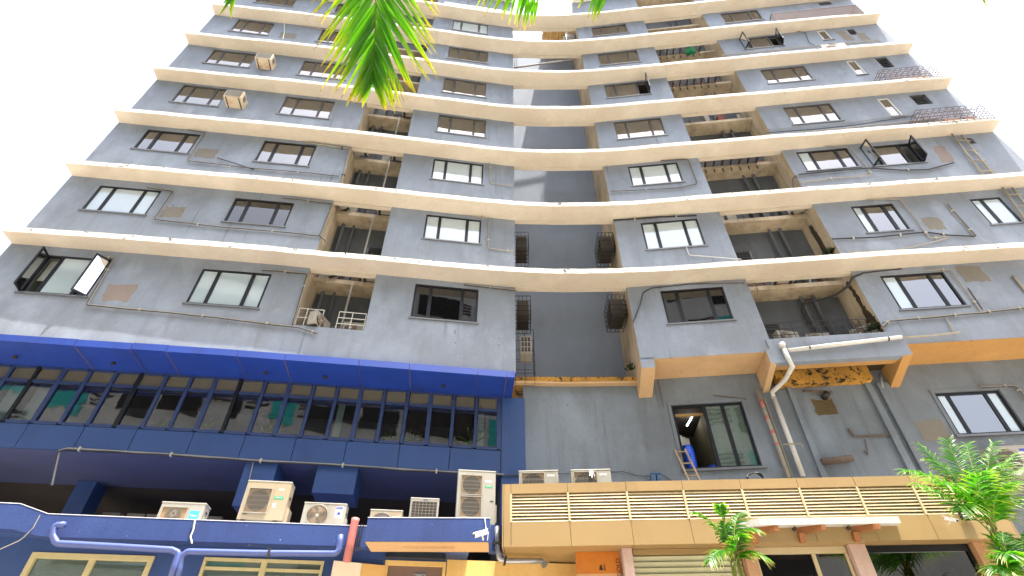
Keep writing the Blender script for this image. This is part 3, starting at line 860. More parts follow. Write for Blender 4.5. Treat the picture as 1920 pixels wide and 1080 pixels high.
# greenish office window deep under the soffit
for x0, x1 in ((662, 716), (720, 766), (826, 856)):
    q0, q1 = FAC.hit(x0, 950, 5.0)[0], FAC.hit(x1, 950, 5.0)[0]
    mb = MB(); mb.pbox(FAC, q0, q1, 5.0, 5.06, 4.6, 6.35); wn = part('window', mb, M['frame'], bld)
    mb = MB(); mb.pbox(FAC, q0 + .08, q1 - .08, 4.97, 4.995, 4.6, 6.25); part('pane', mb, M['olive'], wn)

# ---- right hand lower wall, set back
WD = 1.1
lowwin = [((1259,757), (1391,755), (1430,876), (1282,880)), ((1752,737), (1875,730), (1925,811), (1797,816))]
LW = [FAC.rect(*q, d=WD) for q in lowwin]
mb = MB()
def wall_grid_d(s0, s1, z0, z1, holes): wall_grid(mb, s0, s1, z0, z1, holes, d=WD, rev=.18)
wall_grid_d(pb_ - .02, S['end1'] + 6, 4.2, 9.90, LW)
part('wall', mb, M['grey_low'], bld)
# overhang soffit and the tapering brackets that carry it
def soffit(s0, s1, z, mt, d0=0.02, zb_=None):
    mb = MB()
    zb_ = z if zb_ is None else zb_
    for q0, q1 in zip(FAC.brk(s0, s1), FAC.brk(s0, s1)[1:]):
        mb.hexa([P(q0, z, d0), P(q1, z, d0), P(q1, zb_, WD - .005), P(q0, zb_, WD - .005), P(q0, z + .14, d0), P(q1, z + .14, d0), P(q1, zb_ + .14, WD - .005), P(q0, zb_ + .14, WD - .005)])
    part('soffit', mb, mt, bld)
def bracket(s0, s1, zf, zr, mt, d0=0.0, ztop=9.90, mats=None):
    mb = MB()
    mb.hexa([P(s0, zf, d0), P(s1, zf, d0), P(s1, zr, WD - .004), P(s0, zr, WD - .004), P(s0, ztop, d0), P(s1, ztop, d0), P(s1, ztop, WD - .004), P(s0, ztop, WD - .004)], 1)
    mb.m[-4] = 0                      # the face towards the street keeps the wall's grey
    part('bracket', mb, [M['grey'], mt], bld)
bx0, bx1 = S['rc1'] - .01, FAC.hit(1230, 692)[0]
bracket(bx0, bx1, 9.57, 9.27, M['peach'])
soffit(bx1 + .003, 21.13, 9.845, M['peach'])
bracket(21.14, 21.30, 9.46, 9.22, M['peach'], d0=-.048)
bracket(24.50, 24.74, 9.46, 9.16, M['ochre'], d0=-.048)
soffit(24.745, 29.35, 9.825, M['ochre'])
fb = FAC.hit(1880, 682, WD)[0]
bracket(29.36, 29.75, 9.5, 9.1, M['ochre'])
soffit(29.755, S['end1'] - .02, 9.825, M['ochre'])
# the balcony tray between the brackets, wet and mouldy underneath
mb = MB()
mb.hexa([P(21.305, 9.47, 0.145), P(24.495, 9.47, 0.145), P(24.495, 9.50, .42), P(21.305, 9.50, .42), P(21.305, 9.62, 0.145), P(24.495, 9.62, 0.145), P(24.495, 9.62, .42), P(21.305, 9.62, .42)])
part('tray_lip', mb, M['ochre'], bld)
mb = MB()
mb.hexa([P(21.305, 9.72, 0.42), P(24.495, 9.72, 0.42), P(24.495, 9.72, 1.09), P(21.305, 9.72, 1.09), P(21.305, 9.86, 0.42), P(24.495, 9.86, 0.42), P(24.495, 9.86, 1.09), P(21.305, 9.86, 1.09)])
part('tray_soffit', mb, M['mould_dark'], bld)
mb = MB(); mb.pbox(FAC, 21.5, 24.0, .80, 1.08, 9.30, 9.717); part('tray_beam', mb, M['mould'], bld)
# pilaster strips in the wet bay
for x0, x1, y0 in ((1476, 1486, 735), (1622, 1634, 727), (1650, 1672, 738)):
    q0, q1 = FAC.hit(x0, y0, WD)[0], FAC.hit(x1, y0, WD)[0]
    mb = MB(); mb.pbox(FAC, q0, q1, WD - .09, WD - .003, 4.2, 9.3); part('pilaster', mb, M['grey_low'], bld)
# damp vent and old plaster patches are fitted as thin plates with their own edges
M['patch'] = plaster('bare_plaster_patch', srgb(128, 123, 114), srgb(108, 103, 95), 0.3, 0.6, spots=.3)
M['patch_pink'] = plaster('pinkish_plaster_patch', srgb(140, 128, 122), srgb(122, 108, 100), 0.3, 0.6)
def patch(pts, mt, d=0.0, seed=0):
    rnd = random.Random(seed); mb = MB(); out = []
    hs_ = [FAC.hit(x, y, d) for x, y in pts]
    for i, a in enumerate(hs_):
        b = hs_[(i + 1) % len(hs_)]
        for j in range(6):
            f = j / 6
            out.append(P(a[0] + (b[0] - a[0]) * f + rnd.uniform(-.035, .035), a[1] + (b[1] - a[1]) * f + rnd.uniform(-.035, .035), d - .005))
    n = len(mb.v); mb.v += out; mb.f.append(tuple(range(n, n + len(out)))); mb.m.append(0)
    part('plaster_patch', mb, mt, bld)
for k, (pts, mt, d) in enumerate([
    ([(204,533), (261,534), (238,566), (190,563)], 'patch_pink', 0),
    ([(312,388), (350,388), (338,408), (297,406)], 'patch', 0),
    ([(372,278), (410,280), (402,297), (361,294)], 'patch', 0),
    ([(527,61), (557,63), (553,73), (521,71)], 'patch', 0),
    ([(1724,408), (1760,407), (1774,430), (1740,430)], 'patch', 0),
    ([(1790,500), (1835,498), (1858,527), (1812,530)], 'patch', 0),
    ([(1748,275), (1770,274), (1790,303), (1766,306)], 'patch_pink', 0),
    ([(1712,789), (1765,785), (1782,822), (1734,827)], 'patch', WD),
    ([(1522,750), (1561,747), (1573,775), (1531,778)], 'damp', WD),
    ([(1567,60), (1582,58), (1606,75), (1588,77)], 'patch', 0),
    ([(1604,62), (1620,62), (1633,74), (1614,76)], 'patch', 0)]):
    patch(pts, M[mt], d, k)

for k in range(7):
    a = FAC.hit(1524 + k * 1.6, 752.5 + k * 3.9, WD - .01); b = FAC.hit(1560 + k * 1.8, 749.5 + k * 3.9, WD - .01)
    mb = MB(); mb.hexa([P(a[0], a[1] - .03, WD - .03), P(b[0], a[1] - .03, WD - .03), P(b[0], a[1] - .03, WD - .006), P(a[0], a[1] - .03, WD - .006), P(a[0], a[1], WD - .012), P(b[0], a[1], WD - .012), P(b[0], a[1], WD - .006), P(a[0], a[1], WD - .006)])
    part('vent_slat', mb, M['damp'], bld)
# black mould on the side wall of the lowest right bay
rnd = random.Random(12)
def side_stain(pts, s_, off, mt):
    mb = MB(); out = []
    for i, a in enumerate(pts):
        b = pts[(i + 1) % len(pts)]
        for j in range(7):
            f = j / 7; out.append(P(s_ - off, a[1] + (b[1] - a[1]) * f + rnd.uniform(-.04, .04), a[0] + (b[0] - a[0]) * f + rnd.uniform(-.035, .035)))
    mb.v += out; mb.f.append(tuple(range(len(out)))); mb.m.append(0); part('mould_stain', mb, mt, bld)
side_stain([(.30, 12.45), (.46, 12.45), (.40, 11.7), (.44, 11.1), (.62, 10.75), (.30, 10.5), (.05, 10.3), (.05, 10.75), (.22, 11.3), (.24, 11.9)], S['br1'], .006, M['mould_dark'])
side_stain([(.55, 15.2), (.75, 15.3), (.72, 14.2), (.9, 13.6), (.5, 13.5), (.45, 14.2)], S['br1'], .006, M['mould_dark'])
side_stain([(.75, 11.2), (1.05, 11.3), (1.0, 10.6), (.7, 10.7)], S['br1'], .005, M['patch_pink'])
# drilled anchor holes and rust marks left on the render
mb = MB()
for x, y, w_, h_ in [(853,622,.03,.20),(854,643,.05,.06),(875,632,.02,.03),(875,646,.02,.03),(896,655,.02,.02),(917,636,.025,.03),(917,646,.025,.03),(936,634,.05,.05),(935,647,.05,.06),(838,475,.015,.02),(880,482,.02,.02),(881,490,.02,.02),(917,480,.02,.02),
   (1414,614,.03,.03),(1430,622,.03,.03),(1436,638,.05,.05),(1843,444,.03,.03),(1848,455,.03,.03),(1892,434,.03,.03),(1910,441,.03,.03),(1850,465,.03,.02),(1699,334,.05,.02),(1722,330,.06,.02),(1735,325,.05,.02),(218,605,.03,.03),(312,615,.03,.05),(440,622,.03,.03),(428,604,.04,.03),(262,420,.03,.02),(224,421,.02,.02),(544,448,.03,.02),(483,453,.03,.03),(1250,495,.02,.02),(1310,370,.02,.02),(1296,378,.02,.02)]:
    s_, z_ = FAC.hit(x, y); k = 6
    ring = [P(s_ + w_ / 2 * math.cos(a * 6.283 / k) * rnd.uniform(.7, 1.2), z_ + h_ / 2 * math.sin(a * 6.283 / k) * rnd.uniform(.7, 1.2), -.004) for a in range(k)]
    n = len(mb.v); mb.v += ring; mb.f.append(tuple(range(n, n + k))); mb.m.append(0)
part('anchor_holes', mb, M['jrust'], bld, kind='stuff')
# the two lower windows
def low_window(r, open_first):
    s0, s1, z0, z1 = r; fw = .07
    mb = MB()
    D0, D1 = WD + .04, WD + .12
    mb.pbox(FAC, s0, s0 + fw, D0, D1, z0, z1); mb.pbox(FAC, s1 - fw, s1, D0, D1, z0, z1)
    mb.pbox(FAC, s0 + fw, s1 - fw, D0, D1, z1 - fw, z1); mb.pbox(FAC, s0 + fw, s1 - fw, D0, D1, z0, z0 + fw)
    cuts = (0, .46, .72, 1) if open_first else (0, .2, .78, 1)
    sx = [s0 + (s1 - s0) * c for c in cuts]
    for q in sx[1:-1]: mb.pbox(FAC, q - .05, q + .05, D0 + .01, D1 - .01, z0 + fw, z1 - fw)
    wo = part('window', mb, M['frame'], bld)
    rm = MB(); dp = 2.6 if open_first else 1.4; R0, R1, Zb, Zt, d0 = s0 - .5, s1 + .5, z0 - .4, z1 + .2, WD + .19
    rm.quad(P(R0, Zb, dp + 1), P(R1, Zb, dp + 1), P(R1, Zt, dp + 1), P(R0, Zt, dp + 1)); rm.quad(P(R0, Zt, dp + 1), P(R1, Zt, dp + 1), P(R1, Zt, d0), P(R0, Zt, d0))
    rm.quad(P(R0, Zb, d0), P(R1, Zb, d0), P(R1, Zb, dp + 1), P(R0, Zb, dp + 1)); rm.quad(P(R0, Zb, d0), P(R0, Zb, dp + 1), P(R0, Zt, dp + 1), P(R0, Zt, d0))
    rm.quad(P(R1, Zb, dp + 1), P(R1, Zb, d0), P(R1, Zt, d0), P(R1, Zt, dp + 1))
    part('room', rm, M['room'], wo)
    for i in range(3):
        a, c = sx[i] + .05, sx[i + 1] - .05
        if open_first and i == 0: continue
        pm = MB(); pm.pbox(FAC, a, c, D0 + .03, D0 + .04, z0 + fw, z1 - fw)
        part('pane', pm, M['glass_green'] if open_first else (M['glass_film'] if i != 1 else M['glass']), wo)
    sl = MB(); sl.pbox(FAC, s0 - .1, s1 + .1, WD - .06, WD + .035, z0 - .06, z0 + .002); part('sill', sl, M['frame_grey'], wo)
    for q0, q1, za, zb_ in ((s0 - .09, s0 - .003, z0, z1 + .09), (s1 + .003, s1 + .09, z0, z1 + .09), (s0, s1, z1 + .003, z1 + .09)):
        tr = MB(); tr.pbox(FAC, q0, q1, WD - .025, WD - .003, za, zb_); part('trim', tr, M['grey_low'], wo)
    return wo, sx
M['glass_green'] = glassmat('greenish_glass', (0.45, 0.55, 0.50, 1), 1.8, 0.03, 0.05, srgb(150, 172, 160), 0.25)
wo, sx = low_window(LW[0], True)
s0, s1, z0, z1 = LW[0]
cm = MB(); cm.pbox(FAC, s0 + .95, s0 + 1.25, 1.6, 3.4, z0 - .3, z1); part('partition', cm, M['olive'], wo)
for k in range(3):
    cm = MB(); q = s0 + .12 + k * .11; cm.pbox(FAC, q, q + .08, WD + .35 + .1 * k, WD + .37 + .1 * k, z0 + .5, z1 - .75); part('blind', cm, M['frame_white'], wo)
cm = MB(); cm.pbox(FAC, s0 + .1, s0 + 1.2, WD + .3, WD + .36, z1 - .2, z1 - .13); part('curtain_rail', cm, M['sheet'], wo)
wo2, sx2 = low_window(LW[1], False)
cm = MB(); s0, s1, z0, z1 = LW[1]; curtain(cm, s0, s1, z0, z1, WD + .4, 0.0, 2); part('blind', cm, M['film'], wo2)
# ------------------------------------------------------------------ low blue annex in front of the left half
def line_poly(p1, p2, z, e0=9.0, e1=9.0):
    a, b = at_z(*p1, z), at_z(*p2, z); d = (b - a).normalized()
    a2, b2 = a - d * e0, b + d * e1
    return Poly([(a2.x, a2.y), (b2.x, b2.y)])
M['par_blue'] = plaster('blue_painted_parapet', srgb(42, 66, 124), srgb(28, 38, 80), 0.35, 0.45, grain=0.25, spots=.25, spotc=srgb(150, 160, 190), streaklo=.5)
M['ann_blue'] = plain('annex_blue_wall', srgb(52, 78, 132), 0.6, 0, 0.15, 1.2, dirt=srgb(30, 38, 66), dirtamt=.5)
M['white_cap'] = plain('worn_white_edge', srgb(220, 222, 228), 0.7, 0, 0.2, 8)
M['y_frame'] = plain('pale_yellow_frame', srgb(204, 190, 142), 0.5, 0, 0.12, 6)
M['y_wall'] = plaster('yellow_wall', srgb(232, 196, 130), srgb(206, 160, 60), 0.45, 0.6, spots=.1)
M['cement'] = plaster('raw_cement', srgb(140, 136, 130), srgb(104, 100, 96), 0.3, 0.5)
M['plywood'] = plain('orange_plywood', srgb(196, 116, 30), 0.55, 0, 0.2, 3, dirt=srgb(140, 70, 24), dirtamt=.5)
M['ink'] = plain('dark_ink', srgb(50, 38, 30), 0.7)
ANX = line_poly((137, 965), (680, 987), 4.9)
A = ANX.P
anx = thing('annex_building', 'low blue annex with a flat roof terrace carrying air conditioner units', 'building', (-5, 11, 0))
def ah(x, y, d=0.0): return ANX.hit(x, y, d)
def prism(mb, poly, prof, d0, d1, mi=0):
    """prof: (s, z) outline swept from d0 to d1"""
    n = len(prof)
    f = [poly.P(s_, z_, d0) for s_, z_ in prof]; b = [poly.P(s_, z_, d1) for s_, z_ in prof]
    i = len(mb.v); mb.v += f + b
    mb.f.append(tuple(range(i, i + n))); mb.m.append(mi)
    mb.f.append(tuple(range(i + 2 * n - 1, i + n - 1, -1))); mb.m.append(mi)
    for k in range(n):
        k2 = (k + 1) % n
        mb.f.append((i + k, i + n + k, i + n + k2, i + k2)); mb.m.append(mi)
aS0 = ah(-220, 950)[0]; aS1 = ah(690, 987)[0]
top = [ah(x, y) for x, y in ((38, 945), (90, 964), (137, 966), (360, 975), (688, 987))]
bot = [ah(x, y) for x, y in ((690, 1026), (640, 1024), (360, 1015), (137, 1008), (90, 1006), (68, 1004), (22, 992))]
slope = top[0][1] + .01
mb = MB(); prism(mb, ANX, [(aS0, slope)] + top + bot + [(aS0, bot[-1][1])], 0.0, .22)
part('parapet', mb, M['par_blue'], anx)
for (s_a, z_a), (s_b, z_b) in zip([(aS0, slope)] + top, top):
    mb = MB(); prism(mb, ANX, [(s_a, z_a + .002), (s_b, z_b + .002), (s_b, z_b + .014), (s_a, z_a + .014)], -.006, .225); part('coping', mb, M['white_cap'], anx)
mb = MB(); prism(mb, ANX, [(aS0, 4.64), (ah(690, 1026)[0] + 1.9, 4.60), (ah(690, 1026)[0] + 1.9, 4.80), (aS0, 4.84)], .23, 3.6); part('roof_slab', mb, M['ann_blue'], anx)
# raised porch slab over the door
PZ0, PZ1 = 4.44, 4.90
q0, q1 = at_z(690, 971, PZ1), at_z(919, 972, PZ1)
POR = Poly([(q0.x, q0.y), (q1.x, q1.y)])
pz = POR.hit(700, 1015)[1]
mb = MB(); mb.pbox(POR, 0, POR.s[-1], 0, .62, pz, PZ1); part('porch_slab', mb, M['par_blue'], anx)
mb = MB(); mb.pbox(POR, .02, POR.s[-1] - .02, .012, .60, pz - .012, pz - .002); part('porch_soffit', mb, M['peach'], anx)
mb = MB(); mb.pbox(POR, -.004, POR.s[-1] + .004, -.006, .62, PZ1 + .002, PZ1 + .014); part('coping', mb, M['white_cap'], anx)
mb = MB(); sl0, sl1 = POR.hit(750, 1022)[0], POR.hit(847, 1027)[0]
mb.pbox(POR, sl0, sl1, .26, .34, pz - .045, pz - .0125); part('light_fitting', mb, M['peach'], anx)
# short return wall between the porch and the shop
e0, e1 = ah(690, 1000, .12)[0], ah(950, 985, .12)[0]
r0 = ah(919, 985, .10)[0]
mb = MB(); mb.pbox(ANX, r0, e1, .10, .30, ah(930, 1034, .1)[1], ah(930, 984, .1)[1]); part('parapet', mb, M['par_blue'], anx)
# set back wall below the terrace, with two windows
WB = .55
ws = [((64,1034), (291,1045), (262,1110), (20,1096)), ((384,1047), (609,1051), (590,1120), (345,1115))]
WR = []
for q in ws:
    s0, z1 = ah(*q[0], WB); s1, zz = ah(*q[1], WB); WR.append((s0, s1, z1 - 1.25, (z1 + zz) / 2))
def grid_poly(mb, poly, s0, s1, z0, z1, holes, d, rev):
    ss = sorted(set([s0, s1] + [h[i] for h in holes for i in (0, 1)])); zs = sorted(set([z0, z1] + [h[i] for h in holes for i in (2, 3)]))
    for a, b in zip(ss, ss[1:]):
        for c, e in zip(zs, zs[1:]):
            if any(h[0] < (a + b) / 2 < h[1] and h[2] < (c + e) / 2 < h[3] for h in holes): continue
            mb.quad(poly.P(a, c, d), poly.P(b, c, d), poly.P(b, e, d), poly.P(a, e, d))
    for a, b, c, e in holes:
        mb.quad(poly.P(a, c, d), poly.P(b, c, d), poly.P(b, c, d + rev), poly.P(a, c, d + rev)); mb.quad(poly.P(a, e, d + rev), poly.P(b, e, d + rev), poly.P(b, e, d), poly.P(a, e, d))
        mb.quad(poly.P(a, c, d), poly.P(a, c, d + rev), poly.P(a, e, d + rev), poly.P(a, e, d)); mb.quad(poly.P(b, c, d + rev), poly.P(b, c, d), poly.P(b, e, d), poly.P(b, e, d + rev))
mb = MB(); grid_poly(mb, ANX, aS0, ah(720, 1050, WB)[0], .02, 4.66, WR, WB, .12); part('wall', mb, M['ann_blue'], anx)
for k, (s0, s1, z0, z1) in enumerate(WR):
    mb = MB(); fw = .09 if k == 0 else .05
    D0, D1 = WB - .03, WB + .07
    mb.pbox(ANX, s0, s0 + fw, D0, D1, z0, z1); mb.pbox(ANX, s1 - fw, s1, D0, D1, z0, z1); mb.pbox(ANX, s0 + fw, s1 - fw, D0, D1, z1 - fw, z1); mb.pbox(ANX, s0 + fw, s1 - fw, D0, D1, z0, z0 + fw)
    mid = s0 + (s1 - s0) * .5
    mb.pbox(ANX, mid - .05, mid + .05, D0 + .01, D1 - .01, z0 + fw, z1 - fw)
    if k == 1: mb.pbox(ANX, s0 + fw, s1 - fw, D0 + .02, D1 - .02, z1 - fw - .15, z1 - fw - .1)
    wo = part('window', mb, M['y_frame'], anx)
    for a, b in ((s0 + fw, mid - .05), (mid + .05, s1 - fw)):
        mb = MB(); mb.pbox(ANX, a, b, WB + .03, WB + .036, z0 + fw, z1 - fw); part('pane', mb, M['glass_green'], wo)
    mb = MB(); mb.quad(A(s0 - .3, z0 - .3, WB + .6), A(s1 + .3, z0 - .3, WB + .6), A(s1 + .3, z1 + .3, WB + .6), A(s0 - .3, z1 + .3, WB + .6)); part('room', mb, M['grey_dark'], wo)
    mb = MB(); nseg = 14
    for j in range(nseg):
        a, b = s0 + (s1 - s0) * j / nseg, s0 + (s1 - s0) * (j + 1) / nseg; f = lambda q: z1 - .32 - .12 * math.sin(q * 2.1 + k) - .05 * math.sin(q * 7)
        mb.quad(A(a, z0, WB + .3), A(b, z0, WB + .3), A(b, f(b), WB + .34), A(a, f(a), WB + .34))
    part('curtain', mb, M['film'], wo)
# side pier at far left, door and yellow wall
ps = ah(10, 1040, WB)[0]
DS = Poly([tuple(A(aS0, 0, WB).xy), tuple(A(ah(960, 1050, WB)[0] + .4, 0, WB).xy)])
def dh(x, y, d=0): return DS.hit(x, y, d)
z_ = dh(720, 1054)[1]
d0, d1 = dh(722, 1060)[0], dh(836, 1060)[0]
mb = MB(); mb.pbox(DS, dh(838, 1060)[0], dh(1081, 1060)[0] + .0, -.05, .2, .02, 4.50); part('yellow_wall', mb, M['y_wall'], anx)
zt = dh(780, 1053)[1]
mb = MB(); fw = .06
mb.pbox(DS, d0, d0 + fw, -.04, .1, .05, zt); mb.pbox(DS, d1 - fw, d1, -.04, .1, .05, zt); mb.pbox(DS, d0 + fw, d1 - fw, -.04, .1, zt - fw - .02, zt)
do = part('door_frame', mb, M['y_wall'], anx)
mb = MB(); mb.pbox(DS, d0 + fw, d1 - fw, .02, .06, .05, zt - fw - .02); part('door_leaf', mb, plain('brown_door', srgb(120, 98, 86), 0.5, 0, .1, 2), do)
M['sign_blue'] = plain('blue_grey_sign', srgb(84, 92, 112), 0.5)
n0, n1 = dh(778, 1074)[0], dh(798, 1074)[0]; nz = dh(788, 1073)[1]
mb = MB(); mb.pbox(DS, n0, n1, .008, .018, nz - .12, nz); part('sign_plate', mb, M['sign_blue'], do)
tm = text_mesh('OFFICE', .07); tm.materials.append(M['frame_white'])
to = part('lettering', tm, None, do, local=True)
def stand(o, poly, s_, z, d, roll=0.0):
    p = poly.P(s_, z, d); n = -poly.nrm(s_); t = poly.tan(s_)
    mt = Matrix((t, Vector((0, 0, 1)), n)).transposed().to_4x4()
    if roll: mt = mt @ Matrix.Rotation(roll, 4, 'Z')
    mt.translation = p; o.matrix_world = mt
    if o.parent: o.matrix_parent_inverse = Matrix.Identity(4); o.matrix_local = o.parent.matrix_world.inverted() @ mt if o.parent.type == 'EMPTY' else mt
bpy.context.view_layer.update()
stand(to, DS, (n0 + n1) / 2, nz - .06, .006)
# dark arched recess above the door, and the wall behind it
mb = MB(); mb.pbox(DS, dh(690, 1040)[0], dh(836, 1040)[0], -.02, .2, zt + .003, pz + .3); part('door_head', mb, M['ann_blue'], anx)
mb = MB(); m0, m1 = dh(724, 1040)[0], dh(836, 1040)[0]
for k in range(12):
    f0, f1 = k / 12, (k + 1) / 12; hh = lambda f: zt + .09 + .09 * math.sqrt(max(0, 1 - (2 * f - 1) ** 6))
    mb.hexa([DS.P(m0 + (m1 - m0) * f0, zt + .03, -.16), DS.P(m0 + (m1 - m0) * f1, zt + .03, -.16), DS.P(m0 + (m1 - m0) * f1, zt + .03, -.025), DS.P(m0 + (m1 - m0) * f0, zt + .03, -.025),
             DS.P(m0 + (m1 - m0) * f0, hh(f0), -.12), DS.P(m0 + (m1 - m0) * f1, hh(f1), -.12), DS.P(m0 + (m1 - m0) * f1, hh(f1), -.025), DS.P(m0 + (m1 - m0) * f0, hh(f0), -.025)])
part('door_hood', mb, plain('black_tarpaulin', srgb(52, 56, 62), 0.6, 0, .3, 4), anx)
mb = MB(); mb.pbox(DS, d0, dh(836, 1060)[0], .2, .3, .02, 4.5); part('wall', mb, M['ann_blue'], anx)
# raw cement patch where the grey pipe enters the yellow wall
mb = MB(); c0, cz = dh(1022, 1050, -.06); rnd = random.Random(4); ring = []
for k in range(26):
    an = 2 * math.pi * k / 26; rr = .13 * (1 + .25 * math.sin(an * 3 + 1)) + rnd.uniform(-.012, .012)
    ring.append(DS.P(c0 + rr * .8 * math.cos(an), cz + rr * 1.1 * math.sin(an) + .02, -.056))
mb.v += ring; mb.f.append(tuple(range(len(ring)))); mb.m.append(0); part('cement_patch', mb, M['cement'], anx)

# signboard panel on the left of the door
sg = Poly([tuple(DS.P(dh(626, 1060)[0], 0, -.25).xy), tuple(DS.P(dh(722, 1060)[0], 0, -.10).xy)])
t0 = sg.hit(626, 1051); t1 = sg.hit(722, 1060)
mb = MB(); prism(mb, sg, [(t0[0], t0[1] - 1.2), (t1[0], t1[1] - 1.2), (t1[0], t1[1]), (t0[0], t0[1])], 0, .06)
sgo = thing('signboard', 'cream and tan blank board beside the brown door under the porch', 'board', tuple(sg.P(t0[0], 0, 0)))
mid = sg.hit(678, 1060)[0]
mb = MB(); prism(mb, sg, [(t0[0], .3), (mid, .3), (mid, t0[1] + (t1[1] - t0[1]) * (mid - t0[0]) / (t1[0] - t0[0])), (t0[0], t0[1])], 0, .06); part('cream_panel', mb, plain('cream_board', srgb(240, 226, 200), .5, 0, .05), sgo)
mb = MB(); prism(mb, sg, [(mid + .003, .3), (t1[0], .3), (t1[0], t1[1]), (mid + .003, t0[1] + (t1[1] - t0[1]) * (mid - t0[0]) / (t1[0] - t0[0]))], .004, .06); part('tan_panel', mb, plain('tan_board', srgb(222, 176, 104), .5, 0, .08), sgo)

# ------------------------------------------------------------------ golden shop front on the right
M['gold'] = plain('gold_metal_panel', srgb(154, 128, 86), 0.45, 0.0, 0.08, 0.8, dirt=srgb(110, 84, 48), dirtamt=.45)
M['gold_slat'] = plain('gold_slat', srgb(194, 178, 142), 0.4, 0.0, 0.1, 3)
M['pinkstone'] = plaster('pink_stone_column', srgb(196, 168, 158), srgb(164, 134, 120), 0.2, 0.4)
M['brownstone'] = plaster('brown_stone_column', srgb(178, 136, 100), srgb(140, 100, 70), 0.2, 0.4)
SHP = line_poly((945, 908), (1740, 891), 5.7, 0.0, 4.0)
def sh(x, y, d=0.0): return SHP.hit(x, y, d)
G_ = SHP.P
shop = thing('shop_building', 'gold clad shop front with a long band of louvres above glass doors', 'shop', tuple(G_(5, 0, 2)))
zT = 5.7
zA = (sh(960, 925)[1] + sh(1600, 913)[1]) / 2
zB = (sh(960, 979)[1] + sh(1600, 968)[1]) / 2
zC = (sh(950, 1029)[1] + sh(1180, 1027)[1] + sh(1800, 1002)[1]) / 3
dv = [sh(x, 915)[0] for x in (958, 1064, 1174, 1280, 1390, 1498, 1607, 1713)] 
dv.append(dv[-1] + (dv[-1] - dv[-2])); send = dv[-1] + .35
allp = [0.0] + dv + [send]
for k, (a, b) in enumerate(zip(allp, allp[1:])):
    dd = random.Random(k).uniform(-.004, .004)
    mb = MB(); mb.pbox(SHP, a + .004, b - .004, dd, .12, zA, zT); part('coping_panel', mb, M['gold'], shop)
    mb = MB(); mb.pbox(SHP, a + .004, b - .004, -dd, .12, zC, zB); part('fascia_panel', mb, M['gold'], shop)
    if k in (0, len(allp) - 2):
        mb = MB(); mb.pbox(SHP, a + .004, b - .004, dd, .12, zB + .002, zA - .002); part('end_panel', mb, M['gold'], shop)
    else:
        n = 9; h = (zA - zB) / n
        me = None
        for j in range(n):
            z0 = zB + h * j
            rnd = random.Random(k * 50 + j); e = rnd.uniform(-.004, .004)
            mb = MB(); mb.hexa([G_(a + .02, z0 + h * .14 + e, .006), G_(b - .02, z0 + h * .14 - e, .006), G_(b - .02, z0 + h * .14 - e, .075), G_(a + .02, z0 + h * .14 + e, .075),
                                G_(a + .02, z0 + h * .84 + e, .04), G_(b - .02, z0 + h * .84 - e, .04), G_(b - .02, z0 + h * .92 - e, .075), G_(a + .02, z0 + h * .92 + e, .075)])
            part('slat', mb, M['gold_slat'], shop)
        mb = MB(); mb.pbox(SHP, a - .02, a + .02, -.004, .10, zB + .002, zA - .002); part('louvre_post', mb, M['gold_slat'], shop)
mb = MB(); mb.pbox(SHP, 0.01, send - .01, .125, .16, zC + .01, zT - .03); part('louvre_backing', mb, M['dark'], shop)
mb = MB(); mb.pbox(SHP, 0.01, send - .01, .165, 4.2, zT - .62, zT - .5); part('roof_slab', mb, M['cement'], shop)
mb = MB(); mb.pbox(SHP, 0.01, send - .01, .02, 1.2, zC + .002, zC + .06); part('soffit', mb, M['gold'], shop)
# end return of the gold box
mb = MB(); mb.pbox(SHP, send + .003, send + .03, .0, 3.0, zC, zT); part('end_return', mb, M['gold'], shop)
mb = MB(); mb.pbox(SHP, -.03, -.003, .0, 2.0, zC, zT); part('end_return', mb, M['gold'], shop)
# what stands under it: plywood board, columns, shutter, glass
SB = .30
def sb(x, y=1060): return sh(x, y, SB)[0]
mb = MB(); mb.pbox(SHP, sb(1081), sb(1166), SB + .10, SB + .13, .02, zC); pw = part('plywood_board', mb, M['plywood'], shop)
mb = MB(); mb.pbox(SHP, sb(1081), sb(1166), SB + .097, SB + .0995, .02, sh(1120, 1073, SB)[1]); part('plywood_board', mb, plain('pale_plywood', srgb(206, 156, 112), .6, 0, .2, 3), shop)
for txt, x, y, sz, rl in (('GOLD', 1160.5, 1064, .115, math.pi / 2), ('BWP', 1134, 1064, .05, math.pi / 2)):
    tm = text_mesh(txt, sz); tm.materials.append(M['ink']); to = link('lettering', tm); to.parent = pw
    s_, z_ = sh(x, y, SB + .09); p_ = G_(s_, z_, SB + .094); n = -SHP.nrm(1); t = SHP.tan(1)
    mt = Matrix((t, Vector((0, 0, 1)), n)).transposed().to_4x4() @ Matrix.Rotation(rl, 4, 'Z'); mt.translation = p_
    to.matrix_parent_inverse = Matrix.Identity(4)
    to.matrix_basis = pw.matrix_parent_inverse.inverted() @ Matrix.Translation(Vector((0, 0, 0))) @ mt if False else mt
    to['_w'] = 1
mb = MB(); s_, z_ = sh(1127, 1064, SB + .09)
for k in range(4):
    w_ = .075 - .012 * k; mb.pbox(SHP, s_ - w_ / 2, s_ + w_ / 2, SB + .092, SB + .096, z_ - .045 + k * .022, z_ - .028 + k * .022)
part('stamp_mark', mb, M['ink'], pw)
for x0, x1, mt in ((1166, 1184, 'pinkstone'), (1391, 1412, 'brownstone'), (1592, 1622, 'pinkstone'), (1826, 1868, 'brownstone')):
    mb = MB(); mb.pbox(SHP, sb(x0, 1040), sb(x1, 1040), SB - .12, SB + .2, .02, zC - .002); part('column', mb, M[mt], shop)
a, b = sb(1185, 1040) + .02, sb(1391, 1040) - .02
M['shutter'] = plain('grey_green_shutter', srgb(168, 166, 136), 0.45, 0.3, 0.12, 2)
